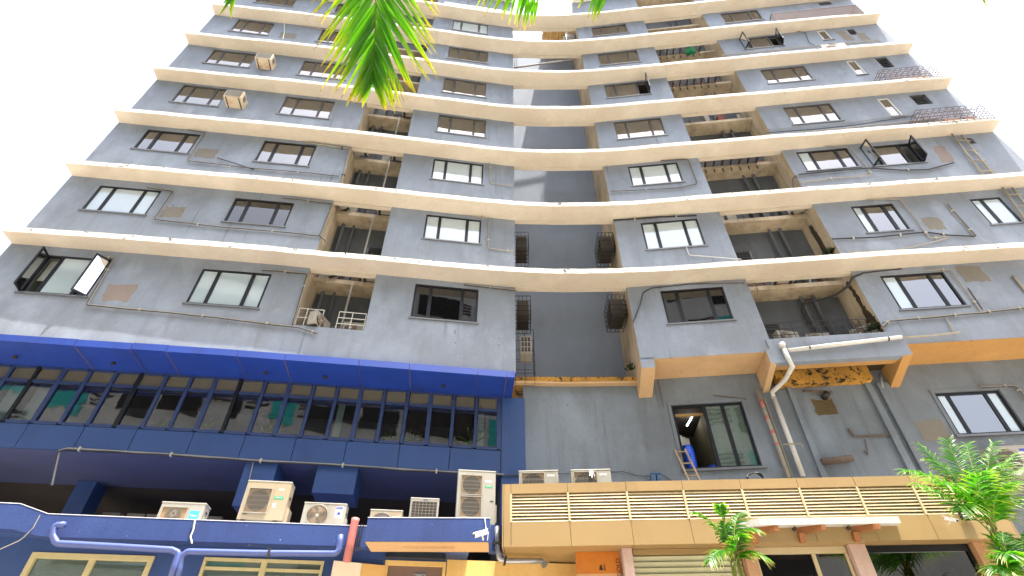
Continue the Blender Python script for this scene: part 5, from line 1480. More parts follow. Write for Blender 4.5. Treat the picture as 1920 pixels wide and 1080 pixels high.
# wire cages standing on the ledges at the far right
def ledge_cage(x0y, x1y, k, h, label, brick=True):
    s0 = FAC.hit(*x0y, -.3)[0]; s1 = FAC.hit(*x1y, -.3)[0]; z0 = KZ[k] + .13
    o = thing('wire_cage', label, 'cage', P(s0, z0, -.3), 'wire cages on the right ledges')
    mb = MB(); d0 = -.52; r = .012
    def panel(f, n, m_, brick):
        for j in range(m_ + 1): mb.bar(f(0, j / m_), f(1, j / m_), r)
        for i in range(n):
            for j in range(m_):
                a = (i + (.5 if j % 2 else 0)) / n
                mb.bar(f(a, j / m_), f(a, (j + 1) / m_), r)
        mb.bar(f(1, 0), f(1, 1), r)
    n = max(4, int((s1 - s0) / .22))
    panel(lambda u, v: P(s0 + (s1 - s0) * u, z0 + h * v, d0), n, 6, brick)
    panel(lambda u, v: P(s0 + (s1 - s0) * u, z0 + h, d0 + (0 - d0) * v), n, 3, brick)
    panel(lambda u, v: P(s0, z0 + h * v, d0 - d0 * u), 3, 6, brick); panel(lambda u, v: P(s1, z0 + h * v, d0 - d0 * u), 3, 6, brick)
    part('wires', mb, M['wire_rust'], o)
    for q, w_ in ((.45, .5), (.72, .35)):
        b = MB(); sc = s0 + (s1 - s0) * q; b.pbox(FAC, sc - w_ / 2, sc + w_ / 2, -.4, -.1, z0, z0 + h * .42); part('stored_box', b, M['pinkbox'], o)
M['wire_rust'] = plain('rusty_wire', srgb(96, 74, 66), .7, .2)
M['pinkbox'] = plain('reddish_box', srgb(150, 108, 92), .8, 0, .3)
ledge_cage((1722, 228), (1845, 218), 2, .92, 'rusty wire cage on the ledge beside the louvred vent, fourth row')
ledge_cage((1648, 146), (1745, 136), 3, .92, 'rusty wire cage on the ledge beside the louvred vent, fifth row')
# diamond lattice box near the roof
s0 = FAC.hit(1443, 37, -.2)[0]; s1 = FAC.hit(1600, 22, -.2)[0]; z0 = KZ[5] + .13; mb = MB(); h = 1.0; n = 26; d0 = -.5
for i in range(-9, n):
    for sg_ in (1, -1):
        a0 = i / n; a1 = a0 + 9 / n
        u0, u1 = max(0, a0), min(1, a1)
        if u1 <= u0: continue
        v0, v1 = (u0 - a0) / (a1 - a0), (u1 - a0) / (a1 - a0)
        if sg_ < 0: v0, v1 = 1 - v0, 1 - v1
        mb.bar(P(s0 + (s1 - s0) * u0, z0 + h * v0, d0), P(s0 + (s1 - s0) * u1, z0 + h * v1, d0), .016)
for j in range(8):
    f = j / 7; mb.bar(P(s0, z0, d0 * f), P(s0, z0 + h, d0 * f), .016); mb.bar(P(s1, z0, d0 * f), P(s1, z0 + h, d0 * f), .016)
mb.bar(P(s0, z0 + h, d0), P(s1, z0 + h, d0), .03); mb.bar(P(s0, z0, d0), P(s1, z0, d0), .03); mb.bar(P(s0, z0 + h, d0), P(s0, z0 + h, 0), .03); mb.bar(P(s1, z0 + h, d0), P(s1, z0 + h, 0), .03)
solo('lattice_cage', mb, M['wire_rust'], 'long diamond lattice cage on the highest right ledge', 'cage')

# ------------------------------------------------------------------ pipes, conduits and cables
M['pvc'] = plain('white_pvc', srgb(206, 204, 198), .35, 0, .08, 4, dirt=srgb(150, 140, 124), dirtamt=.35)
M['conduit'] = plain('cream_conduit', srgb(160, 152, 138), .6, 0, .15, 6, dirt=srgb(96, 84, 70), dirtamt=.5)
M['clip'] = plain('pale_clip', srgb(176, 170, 158), .5)
M['cable'] = plain('black_cable', srgb(44, 42, 42), .6, 0, .2)
M['grey_pipe'] = plain('grey_pipe', srgb(136, 136, 136), .5, .1, .15, 4)
M['silver'] = plain('silver_pipe', srgb(170, 172, 176), .3, .7, .1, 5)
M['pipe_blue'] = plain('painted_blue_pipe', srgb(80, 94, 150), .35, 0, .1, 4)
M['pipe_red'] = plain('faded_red_pipe', srgb(188, 112, 106), .5, 0, .2, 6)
M['rust'] = plain('rusted_iron', srgb(108, 92, 80), .8, .1, .35, 8)
M['ypipe'] = plain('yellow_gas_pipe', srgb(150, 142, 124), .5, 0, .15, 5)
def wpipe(pts, r, mat, label, d=-.045, poly=None, clips=0, cable=False, name='pipe', cat='pipe', group=None):
    poly = poly or FAC; w_ = []
    hs_ = [poly.hit(x, y, d) for x, y in pts]
    for (sa, za), (sb_, zb_) in zip(hs_, hs_[1:]):
        for q in poly.brk(min(sa, sb_), max(sa, sb_)) if abs(sa - sb_) > .02 else (sa, sb_):
            pass
        n = max(2, int(abs(sb_ - sa) / .6) + 1)
        for j in range(n):
            f = j / n; w_.append(poly.P(sa + (sb_ - sa) * f, za + (zb_ - za) * f + (-.012 * math.sin(f * math.pi * n) if cable else 0), d))
    w_.append(poly.P(hs_[-1][0], hs_[-1][1], d))
    # round the corners a little
    out = [w_[0]]
    for a, b, c in zip(w_, w_[1:], w_[2:]):
        t1, t2 = (b - a).normalized(), (c - b).normalized()
        if t1.dot(t2) < .9:
            k = min(.05, (b - a).length * .4, (c - b).length * .4); out += [b - t1 * k, b + (t2 - t1) * (k * .35), b + t2 * k]
        else: out.append(b)
    out.append(w_[-1])
    t = MB(); t.tube(out, r, 6 if r < .03 else 10)
    if clips == 0: return solo(name, t, mat, label, cat, group, smooth=r >= .03)
    o = thing(name, label, cat, tuple(out[-1]), group)
    part('run', t, mat, o, smooth=r >= .03)
    step_ = max(1, len(out) // clips)
    for j in range(step_ // 2, len(out) - 1, step_):
        a, b = out[j], out[j + 1]; m_ = (a + b) / 2; tt = (b - a)
        if tt.length < .05: continue
        tt.normalize(); c = MB(); c.bar(m_ - tt * .02, m_ + tt * .02, r * 2 + .016, r * 2 + .05); part('clip', c, M['clip'] if r < .03 else M['cable'], o)
    if cable:
        t2 = MB(); sg_ = random.Random(len(out)); t2.tube([q + Vector((0, -.02, -.03 + sg_.uniform(-.012, .012))) for q in out], r * .6, 5); part('cable', t2, M['cable'], o)
    return o
GC = 'conduits round the windows'
for pts, r, mt, lb, cl, cb in [
 ([(180,482),(214,484),(163,571),(360,590),(560,614),(595,625)], .02, 'conduit', 'conduit under the lowest left window with the open casements', 6, True),
 ([(492,506),(577,513),(549,608)], .022, 'conduit', 'conduit from the lowest frosted left window to the balcony edge', 3, True),
 ([(277,352),(326,358),(290,411),(420,426),(600,442),(612,452)], .02, 'conduit', 'conduit under the second row far left window', 5, True),
 ([(531,371),(624,382),(600,441)], .02, 'conduit', 'conduit beside the blue tinted window of the second row', 3, True),
 ([(352,243),(386,249),(352,301),(480,316),(636,330)], .018, 'conduit', 'conduit from the third row far left window past the bare patch', 4, True),
 ([(407,296),(440,306),(476,318)], .016, 'cable', 'short black cable sloping below the third row bare patch', 0, False),
 ([(572,267),(657,279),(640,346)], .03, 'ypipe', 'cream pipe round the right of the window with red and blue cushions', 2, False),
 ([(887,299),(918,304),(920,343),(962,349)], .018, 'conduit', 'stepped conduit right of the third row window left of the shaft', 3, False),
 ([(878,404),(917,409),(916,465),(964,471)], .018, 'conduit', 'stepped conduit right of the second row window left of the shaft', 4, False),
 ([(870,533),(967,544)], .022, 'conduit', 'straight conduit above the brown blind window beside the shaft', 2, True),
 ([(1150,413),(1230,407),(1306,404)], .026, 'cable', 'black cable run along the soffit above the second row window right of the shaft', 2, False),
 ([(1287,464),(1292,478),(1390,486)], .014, 'pvc', 'thin white pipe below the second row window right of the shaft', 0, False),
 ([(1187,604),(1200,572),(1206,548),(1222,540),(1290,533),(1330,531)], .016, 'cable', 'loose black cable hanging at the corner left of the lowest dark window', 0, False),
 ([(1315,531),(1392,529),(1418,536),(1420,548)], .018, 'conduit', 'conduit ending at the lowest right balcony corner', 2, True),
 ([(1238,301),(1289,298),(1307,344),(1270,352),(1200,356),(1145,359)], .018, 'conduit', 'conduit looping under the third row window right of the shaft', 3, True),
 ([(1736,507),(1781,505),(1843,588)], .018, 'conduit', 'conduit running down the right side of the lowest right window', 3, False),
 ([(1815,540),(1842,580)], .014, 'cable', 'short dark cable right of the lowest right window', 0, False),
 ([(1655,612),(1668,601),(1740,595),(1840,586),(1925,576)], .022, 'conduit', 'long conduit under the lowest right window', 5, True),
 ([(1772,593),(1789,625)], .018, 'conduit', 'short drop conduit under the lowest right window', 0, False),
 ([(1900,517),(1925,548)], .04, 'conduit', 'thick pipe stub at the right edge beside the lowest row', 0, False),
 ([(1625,374),(1688,373),(1733,432),(1744,447),(1778,443)], .018, 'conduit', 'conduit framing the second row three light window at right', 3, False),
 ([(1560,448),(1640,445),(1735,435),(1780,441),(1828,443)], .022, 'cable', 'black cable below the second row right window', 3, False),
 ([(1775,383),(1790,400),(1828,442)], .026, 'conduit', 'sloping pipe between the two second row windows at far right', 2, True),
 ([(1592,473),(1680,469),(1740,456),(1778,446)], .016, 'conduit', 'thin pale pipe sagging under the second row right window', 0, False),
 ([(1543,273),(1593,276),(1625,313),(1634,328),(1570,333),(1500,342)], .018, 'conduit', 'conduit between the closed and the open third row right windows', 3, False),
 ([(1488,352),(1486,334),(1498,327),(1560,321),(1630,315),(1690,319),(1740,318),(1788,305)], .022, 'cable', 'black cable draped under both third row right windows', 2, True),
 ([(1437,249),(1520,243),(1600,235),(1716,217)], .016, 'cable', 'lower dark pipe run along the fourth row right wall', 0, False),
 ([(1440,243),(1520,237),(1600,229),(1716,214)], .018, 'grey_pipe', 'upper grey pipe run along the fourth row right wall', 0, False),
 ([(1450,253),(1560,243),(1640,234),(1760,222)], .03, 'grey_pipe', 'thick grey pipe lying above the fourth row right ledge', 0, False),
 ([(1354,103),(1440,95),(1530,86),(1650,75)], .022, 'conduit', 'pipe lying along the high ledge below the opened sixth row window', 0, False),
 ([(1493,58),(1510,61),(1517,80),(1530,86)], .014, 'cable', 'black cable hanging left of the high ledge unit', 0, False),
 ([(567,49),(640,60),(668,62)], .018, 'conduit', 'conduit above the sixth row window left of the palm frond', 0, False),
 ([(533,44),(533,62),(530,74)], .022, 'pvc', 'white vertical pipe beside the sixth row bare patch', 0, False)]:
    wpipe(pts, r, M[mt], lb, clips=cl, cable=cb, group=GC)
# balcony corner risers
wpipe([(577,513),(604,462)], .0, M['conduit'], '', ) if False else None
# pale gas pipes with rungs at the right edge
def gas_pipes(a, b, label, n):
    o = thing('gas_pipes', label, 'pipe', tuple(FAC.P(FAC.hit(*a[1], -.08)[0], FAC.hit(*a[1], -.08)[1], -.08)), 'pale gas pipe risers')
    for q in (a, b):
        t = MB(); t.tube([FAC.P(*FAC.hit(*p, -.08), -.08) for p in q], .03, 8); part('riser', t, M['ypipe'], o, smooth=True)
    for k in range(n):
        f = (k + .6) / n; pa = [a[0][i] + (a[1][i] - a[0][i]) * f for i in (0, 1)]; pb2 = [b[0][i] + (b[1][i] - b[0][i]) * f for i in (0, 1)]
        t = MB(); t.tube([FAC.P(*FAC.hit(pa[0], pa[1], -.085), -.085), FAC.P(*FAC.hit(pb2[0] + 8, pb2[1], -.085), -.085)], .026, 8); part('cross_pipe', t, M['ypipe'], o, smooth=True)
gas_pipes([(1785,251),(1843,328)], [(1803,253),(1862,328)], 'pale pipes with cross pieces at the right end of the third row', 4)
gas_pipes([(1880,352),(1925,415)], [(1898,352),(1945,415)], 'pale pipes with cross pieces at the right end of the second row', 3)
# white waste pipe of the lowest right balcony
o = thing('drain_pipe', 'white drain pipe sloping along the balcony edge and down to the gold roof', 'pipe', tuple(FAC.P(FAC.hit(1505, 893, WD - .1)[0], FAC.hit(1505, 893, WD - .1)[1], WD - .1)))
def PX(x, y, d): s_, z_ = FAC.hit(x, y, d); return FAC.P(s_, z_, d)
t = MB(); t.tube([PX(1690, 632, -.13), PX(1478, 657, -.13)], .055, 12); part('sloping_run', t, M['pvc'], o, smooth=True)
t = MB(); t.tube([PX(1467, 648, -.14), PX(1476, 668, -.14), PX(1486, 687, -.14), PX(1472, 712, .5), PX(1448, 735, WD - .12), PX(1452, 748, WD - .12)], .062, 12); part('elbow_run', t, M['pvc'], o, smooth=True)
t = MB(); t.tube([PX(1451, 745, WD - .12), PX(1506, 893, WD - .12)], .062, 12); part('down_run', t, M['pvc'], o, smooth=True)
t = MB(); t.tube([PX(1466, 644, -.14), PX(1468, 652, -.14)], .085, 12); part('cap', t, M['pvc'], o, smooth=True)
for x, y in ((1517, 652), (1665, 635)):
    t = MB(); t.tube([PX(x - 1.5, y, -.13), PX(x + 1.5, y, -.13)], .062, 10); part('clip', t, M['cable'], o)
wpipe([(1690,633),(1740,630),(1800,623)], .03, M['conduit'], 'grey pipe continuing right from the white drain pipe', d=-.08)
o = thing('red_white_pipe', 'pipe painted in red and white bands beside the sliding window', 'pipe', tuple(PX(1478, 895, WD - .1)))
q = lambda f: PX(1419 + (1480 - 1419) * f, 731 + (896 - 731) * f, WD - .10)
t = MB(); t.tube([q(0), q(1)], .05, 10); part('pipe_body', t, M['conduit'], o, smooth=True)
for f0, f1 in ((.12, .20), (.30, .34), (.46, .50), (.60, .63)):
    t = MB(); t.tube([q(f0), q(f1)], .052, 10); part('red_band', t, M['pipe_red'], o, smooth=True)
wpipe([(1433,745),(1486,895)], .018, M['ypipe'], 'thin yellow pipe beside the red and white pipe', d=WD - .06)
wpipe([(1468,833),(1503,832),(1506,838)], .016, M['ypipe'], 'small yellow bent pipe crossing the white drain pipe', d=WD - .2)
wpipe([(1590,803),(1601,818),(1640,817),(1683,813)], .022, M['rust'], 'rusty bent pipe in the wet bay', d=WD - .04)
wpipe([(1541,866),(1598,859)], .085, M['rust'], 'thick rusty pipe stub lying in the wet bay', d=WD - .12)
wpipe([(1620,845),(1628,854),(1622,824)], .012, M['rust'], 'thin rusty bracket below the rusty bent pipe', d=WD - .03)
wpipe([(1838,725),(1903,723),(1925,752)], .016, M['conduit'], 'conduit above the lower right window', d=WD - .04, clips=2, cable=True)
wpipe([(1337,741),(1398,748)], .014, M['rust'], 'rusty rod above the sliding window', d=WD - .03)
wpipe([(1650,700),(1655,728)], .03, M['grey_pipe'], 'short bent pipe under the mouldy balcony tray', d=.85)
wpipe([(1505,733),(1560,735)], .03, M['rust'], 'dark pipe end under the mouldy balcony tray', d=WD - .1)
t = MB(); pc = PX(1551, 738, WD - .2); t.tube([pc + Vector((0, .2, .0)), pc], .09, 12); solo('pipe_end', t, M['cable'], 'black open pipe end above the damp vent', 'pipe', smooth=True)
# black hose and plants in the lowest right balcony
t = MB(); pts = [PX(1690, 505, .02), PX(1620, 512, .02), PX(1598, 520, -.02), PX(1592, 535, .1), PX(1570, 551, .4), PX(1540, 561, .7), PX(1512, 566, .9), PX(1503, 578, 1.0), PX(1516, 606, 1.05)]
sm_ = []
for a, b, c_ in zip(pts, pts[1:], pts[2:]): sm_ += [a * .25 + b * .75, b * .9 + c_ * .1, b * .75 + c_ * .25] if sm_ else [a, a * .25 + b * .75, b * .9 + c_ * .1, b * .75 + c_ * .25]
sm_.append(pts[-1]); t.tube(sm_, .035, 8); solo('hose', t, M['cable'], 'thick black hose curving through the lowest right balcony', 'hose', smooth=True)
# pipes of the annex
def wp2(pts, r, mat, label, **k): return wpipe(pts, r, mat, label, poly=ANX, **k)
wp2([(122,984),(103,985),(99,1004),(106,1019),(200,1024),(322,1031),(335,1037),(320,1085)], .055, M['pipe_blue'], 'blue painted drain pipe below the left parapet, turning down', d=-.12, clips=3)
wp2([(333,1085),(341,1042),(352,1034),(480,1037),(628,1038),(636,1032),(639,1003)], .052, M['pipe_blue'], 'blue painted drain pipe over the second annex window', d=-.10, clips=3)
wp2([(366,974),(362,995),(357,1006),(360,1019)], .016, M['pvc'], 'thin white pipe down the parapet below the small outdoor unit', d=-.03)
wp2([(667,972),(664,985),(650,1053)], .075, M['pipe_red'], 'faded red pipe passing over the parapet beside the porch', d=-.10)
wp2([(932,988),(933,1030),(937,1049),(950,1052),(1018,1052)], .05, M['silver'], 'silver pipe bending right into the yellow wall', d=.02, clips=3)
for k, (x, x2) in enumerate(((671, 668), (677, 672), (682, 676))):
    wp2([(x, 983), (x2, 1010), (x2 - 3, 1035)], .010, M['cable'], 'thin cable dangling beside the faded red pipe, %s' % ('nearest it', 'middle one', 'farthest from it')[k], d=-.03)
wp2([(75,966),(62,990),(40,1012),(0,1030)], .008, M['conduit'], 'loose pale wire at the left end of the parapet', d=-.05)
t = MB(); c = A(*ah(55, 1005, -.05), -.05)
wpipe([(97,910),(111,845),(128,841),(300,851),(470,863),(620,871),(800,883),(944,890)], .028, M['grey_pipe'], 'grey conduit along the foot of the blue spandrel', d=PD - .07, clips=6, cable=True)
wpipe([(476,862),(466,906)], .01, M['conduit'], 'thin pale wire hanging from the spandrel conduit', d=PD - .06)
wpipe([(985,889),(1110,887),(1168,884),(1195,892),(1222,893)], .008, M['cable'], 'thin sagging wire behind the two pale outdoor units', d=WD - .03)
wpipe([(1240,889),(1265,905)], .008, M['cable'], 'thin wire dropping right of the blue meter boxes', d=WD - .03)
wpipe([(945,892),(984,890),(986,897)], .016, M['cable'], 'black cable end on the blue pilaster', d=PD - .08)
# ------------------------------------------------------------------ smaller things
M['meter'] = plain('blue_meter_box', srgb(60, 110, 150), .5, 0, .15)
for k, x in enumerate((1222, 1233)):
    s_, z_ = FAC.hit(x + 4.5, 903, WD - .1); o = thing('meter_box', 'small blue meter box above the gold coping, %s of the pair' % ('left', 'right')[k], 'meter box', tuple(FAC.P(s_, z_ - .1, WD - .06)), 'blue meter boxes')
    mb = MB(); mb.pbox(FAC, s_ - .055, s_ + .055, WD - .12, WD - .002, z_ - .1, z_ + .2); part('box', mb, M['meter'], o)
    mb = MB(); mb.pbox(FAC, s_ - .035, s_ + .035, WD - .128, WD - .121, z_ + .04, z_ + .16); part('dial', mb, M['sign_blue'], o)
    mb = MB(); mb.pbox(FAC, s_ - .058, s_ + .058, WD - .14, WD - .002, z_ + .202, z_ + .215); part('hood', mb, M['meter'], o)
# wooden ladder
o = thing('ladder', 'weathered wooden ladder leaning under the sliding window', 'ladder', tuple(PX(1300, 908, WD - .35)))
M['old_wood'] = plain('weathered_wood', srgb(164, 142, 116), .8, 0, .3, 12)
lt = (PX(1265, 843, WD - .05), PX(1284, 842, WD - .05)); lb_ = (PX(1303, 925, WD - .55), PX(1324, 924, WD - .55))
for a, b in zip(lt, lb_):
    t = MB(); t.bar(a, b, .045, .03); part('stile', t, M['old_wood'], o)
for f in (.06, .34, .62, .88):
    t = MB(); t.bar(lt[0].lerp(lb_[0], f), lt[1].lerp(lb_[1], f), .04, .022); part('rung', t, M['old_wood'], o)
def barrel(c, r, h, label):
    o = thing('barrel', label, 'barrel', c, 'blue plastic barrels')
    t = MB(); prof = [(0, .8), (.03, .92), (.12, 1), (.32, 1), (.34, 1.05), (.37, 1), (.64, 1), (.66, 1.05), (.69, 1), (.9, .98), (.96, .86), (1, .8)]
    t.tube([Vector(c) + Vector((0, 0, h * a)) for a, b in prof], [r * b for a, b in prof], 20); part('body', t, M['barrel'], o, smooth=True)
    t = MB(); t.tube([Vector(c) + Vector((0, 0, h * .985)), Vector(c) + Vector((0, 0, h * 1.02))], r * .86, 20); part('lid', t, M['barrel'], o, smooth=True)
M['barrel'] = plain('blue_plastic', srgb(26, 84, 214), .35, 0, .08)
zsill = LW[0][2]
q = PX(1297, 878, WD + .30); barrel((q.x, q.y, zsill + .02), .16, .72, 'tall blue plastic barrel in the open sliding window')
q = PX(1338, 878, WD + .35); barrel((q.x, q.y, zsill - .28), .17, .46, 'low blue plastic barrel showing its top in the sliding window')
mb = MB(); la = PX(1299, 779, WD + 1.2); lb2 = PX(1288, 798, WD + 1.0); mb.tube([la, lb2], .022, 8)
mt = bpy.data.materials.new('lit_tube'); mt.use_nodes = True; mt.node_tree.nodes['Principled BSDF'].inputs['Emission Color'].default_value = (1, 1, 1, 1); mt.node_tree.nodes['Principled BSDF'].inputs['Emission Strength'].default_value = 4
solo('tube_lamp', mb, mt, 'lit fluorescent tube inside the open sliding window', 'lamp')
# cameras and the flood lamp
def cctv(c, aim, label, s=1.0):
    o = thing('security_camera', label, 'security camera', tuple(c), 'security cameras')
    aim = aim.normalized(); t = MB(); t.bar(c, c + aim * .26 * s, .085 * s, .075 * s); part('housing', t, M['lab_white'], o)
    t = MB(); up = Vector((0, 0, .05 * s)); t.bar(c + up - aim * .02, c + up + aim * .30 * s, .10 * s, .012); part('sunshield', t, M['lab_white'], o)
    t = MB(); t.tube([c + aim * .258 * s, c + aim * .275 * s], .032 * s, 12); part('lens', t, M['cable'], o)
    t = MB(); t.bar(c + aim * .08, c + aim * .06 + Vector((0, .12 * s, -.10 * s)), .03 * s); part('arm', t, M['frame_white'], o)
pc = POR.P(*POR.hit(912, 998, -.16), -.16)
cctv(pc, Vector((-1, -.25, -.35)), 'white bullet security camera on the blue porch slab', .85)
pa2 = POR.P(POR.hit(909, 972, -.01)[0], PZ1, -.01); t = MB(); t.tube([pa2, POR.P(*POR.hit(911, 990, -.02), -.02), pc + Vector((.03, .06, 0)), POR.P(*POR.hit(914, 1013, -.02), -.02)], .008, 5); solo('cable', t, M['lab_white'], 'white wire hanging at the porch camera', 'cable')
pc = G_(*sh(1772, 972, -.10), -.10); cctv(pc, Vector((.5, -.8, -.5)), 'small white security camera on the gold fascia', .7)
s_, z_ = sh(1810, 966, -.05); o = thing('flood_lamp', 'small rectangular flood lamp beside the camera on the gold fascia', 'lamp', tuple(G_(s_, z_ - .1, -.05)))
mb = MB(); mb.pbox(SHP, s_ - .10, s_ + .10, -.09, -.03, z_ - .09, z_ + .07); part('housing', mb, M['cable'], o)
mb = MB(); mb.pbox(SHP, s_ - .08, s_ + .08, -.096, -.091, z_ - .07, z_ + .05); part('lens', mb, M['frame_white'], o)
mb = MB(); mb.pbox(SHP, s_ - .02, s_ + .02, -.03, -.004, z_ - .03, z_ + .01); part('arm', mb, M['cable'], o)
# cable coil on the roof edge
t = MB(); cc = G_(*sh(1417, 897, .5), .5)
for k in range(3): t.tube([cc + Vector((.17 * math.cos(a * math.pi / 10), .04 * math.sin(a * .9 + k), .10 * math.sin(a * math.pi / 10) + .01 * k)) for a in range(21)], .012, 5, cap=False)
solo('cable_coil', t, M['cable'], 'loose black cable coil lying above the gold coping', 'cable')
# cream cabinets under the soffit
for k, x in enumerate((222, 268, 304, 340, 378, 412)):
    a = FAC.hit(x - 16, 935, 3.5); b = FAC.hit(x + 16, 935, 3.5)
    o = thing('cabinet', 'dim cream cabinet under the blue soffit, %s from the column' % ('first', 'second', 'third', 'fourth', 'fifth', 'sixth')[k], 'cabinet', tuple(FAC.P(a[0], 4.85, 3.5)), 'cabinets under the soffit')
    mb = MB(); mb.pbox(FAC, a[0], b[0], 3.5, 4.0, 4.85, 6.45); part('body', mb, M['cab'] if 'cab' in M else M.setdefault('cab', plain('dim_cream_cabinet', srgb(176, 160, 140), .6, 0, .15, 2)), o)
    mb = MB(); m_ = (a[0] + b[0]) / 2; mb.pbox(FAC, m_ - .12, m_ + .12, 3.48, 3.498, 6.22, 6.28); part('slot', mb, M['cable'], o)
# green plastic bag and rubbish in an upper balcony
bm = bmesh.new(); bmesh.ops.create_icosphere(bm, subdivisions=3, radius=.2)
rr = random.Random(9)
for v in bm.verts: v.co *= 1 + .22 * math.sin(v.co.x * 17 + v.co.z * 9) * math.cos(v.co.y * 13) + rr.uniform(-.05, .05); v.co.x *= 1.3
me = bpy.data.meshes.new('bag'); bm.to_mesh(me); bm.free(); me.materials.append(plain('green_plastic', srgb(24, 120, 80), .35))
o = link('plastic_bag', me); s_, z_ = FAC.hit(1294, 95, .35); o.location = FAC.P(s_, z_, .35); tag(o, 'crumpled green plastic bag hanging in the sixth right balcony', 'bag')

# things stored on the balcony slabs
M['junk'] = [plain('junk_' + n, c, .8, 0, .3, 6) for n, c in (('grey', srgb(84, 84, 84)), ('brown', srgb(104, 74, 56)), ('dark', srgb(48, 46, 46)), ('pale', srgb(150, 146, 136)), ('red', srgb(128, 62, 50)))]
words = ('lowest', 'second', 'third', 'fourth', 'fifth', 'sixth')
for side, a, b in (('left', S['bl0'], S['bl1']), ('right', S['br0'], S['br1'])):
    for k in range(6):
        rnd = random.Random(k * 7 + (1 if side == 'left' else 40))
        o = thing('stored_junk', 'clutter of boxes and pipes stored high in the %s %s balcony counted from below' % (words[k], side), 'clutter', P((a + b) / 2, KZ[k] + .145, .8), 'clutter on the balcony slabs')
        for j in range(7):
            c = a + .2 + (b - a - .4) * (j + rnd.random() * .6) / 7; w2 = rnd.uniform(.05, .18); h = rnd.uniform(.2, .8); d = rnd.uniform(.6, .8)
            m_ = MB()
            if j % 3 == 2: m_.tube([P(c, KZ[k] + .145, d), P(c + rnd.uniform(-.4, .4), KZ[k] + .145 + h + .4, d + .15)], .03, 8); nm = 'leaning_pipe'
            else: m_.hexa([P(c - w2, KZ[k] + .145, d), P(c + w2, KZ[k] + .145, d + rnd.uniform(-.05, .05)), P(c + w2, KZ[k] + .145, d + .25), P(c - w2, KZ[k] + .145, d + .25), P(c - w2, KZ[k] + .145 + h, d), P(c + w2, KZ[k] + .145 + h, d), P(c + w2, KZ[k] + .145 + h, d + .25), P(c - w2, KZ[k] + .145 + h, d + .25)]); nm = 'box'
            part(nm, m_, rnd.choice(M['junk']), o)
mb = MB(); z0 = KZ[6] + .19
for j in range(15):
    q = 10.6 + 3.7 * j / 14; mb.bar(P(q, z0, -.5), P(q, z0 + .55, -.5), .03)
for h in (.2, .38, .55): mb.bar(P(10.6, z0 + h, -.5), P(14.3, z0 + h, -.5), .03)
solo('roof_railing', mb, M['rail_white'], 'white railing on the highest ledge left of the sky gap', 'railing')
# ------------------------------------------------------------------ palms
def leafmat(name, c0, c1, c2):
    """colour runs along the leaflet from its base to its dry tip"""
    mt = bpy.data.materials.new(name); mt.use_nodes = True; t = mt.node_tree
    b = t.nodes['Principled BSDF']; out = t.nodes['Material Output']
    at = t.nodes.new('ShaderNodeAttribute'); at.attribute_name = 'along'
    sep = t.nodes.new('ShaderNodeSeparateColor'); t.links.new(at.outputs['Color'], sep.inputs[0])
    nz = noise(t, coords(t), 9, 3)
    ad = t.nodes.new('ShaderNodeMath'); ad.operation = 'MULTIPLY_ADD'; ad.inputs[1].default_value = .45; ad.inputs[2].default_value = -.225
    t.links.new(nz, ad.inputs[0])
    a2 = t.nodes.new('ShaderNodeMath'); a2.operation = 'ADD'; t.links.new(ad.outputs[0], a2.inputs[0]); t.links.new(sep.outputs[0], a2.inputs[1])
    r = t.nodes.new('ShaderNodeValToRGB'); cr = r.color_ramp
    cr.elements[0].position = .48; cr.elements[0].color = c0; cr.elements[1].position = 1.0; cr.elements[1].color = srgb(92, 70, 44)
    e = cr.elements.new(.80); e.color = c1; e = cr.elements.new(.95); e.color = c2
    t.links.new(a2.outputs[0], r.inputs[0])
    # each leaflet has its own tint
    mul = mixc(t, 1.0, r.outputs[0], ramp(t, sep.outputs[1], 0, 1, (.55, .62, .5, 1), (1.1, 1.05, 1, 1)), 'MULTIPLY')
    t.links.new(mul, b.inputs['Base Color']); b.inputs['Roughness'].default_value = .38
    tr = t.nodes.new('ShaderNodeBsdfTranslucent')
    br = t.nodes.new('ShaderNodeMix'); br.data_type = 'RGBA'; br.blend_type = 'MULTIPLY'; br.inputs[0].default_value = 1; br.inputs[7].default_value = (1.9, 2.1, .8, 1)
    t.links.new(mul, br.inputs[6]); t.links.new(br.outputs[2], tr.inputs[0])
    mx = t.nodes.new('ShaderNodeMixShader'); mx.inputs[0].default_value = .5
    t.links.new(b.outputs[0], mx.inputs[1]); t.links.new(tr.outputs[0], mx.inputs[2]); t.links.new(mx.outputs[0], out.inputs[0])
    return mt
M['leaf'] = leafmat('palm_leaf', (0.085, 0.27, 0.012, 1), (0.28, 0.38, 0.015, 1), (0.62, 0.42, 0.03, 1))
M['leaf_small'] = leafmat('areca_leaf', (0.05, 0.20, 0.010, 1), (0.17, 0.30, 0.02, 1), (0.50, 0.42, 0.12, 1))
M['stalk'] = plain('palm_stalk', srgb(120, 128, 50), .5, 0, .2)
M['bark'] = plain('palm_bark', srgb(120, 108, 92), .9, 0, .35, 6, .6)
def leaflet_geo(mb, cols, base, d, side, up, ln, wd, droop, tone, fold=.35, seg=6):
    pl = []
    for j in range(seg + 1):
        u = j / seg
        c = base + d * (ln * u) + Vector((0, 0, -1)) * (ln * droop * u * u)
        w_ = wd * (min(1, u * 5 + .35)) * (1 - u ** 2.2) + .0008
        pl.append((c + side * w_ + up * (w_ * fold), c, c - side * w_ + up * (w_ * fold), u))
    for (a, b, c, u0), (a2, b2, c2, u1) in zip(pl, pl[1:]):
        for q in ((a, b, b2, a2), (b, c, c2, b2)):
            mb.quad(*q); cols += [(u0, tone), (u0, tone), (u1, tone), (u1, tone)]
def with_cols(me, cols):
    ca = me.color_attributes.new('along', 'FLOAT_COLOR', 'POINT')
    for k, (u, tn) in enumerate(cols): ca.data[k].color = (u, tn, 0, 1)
    return me
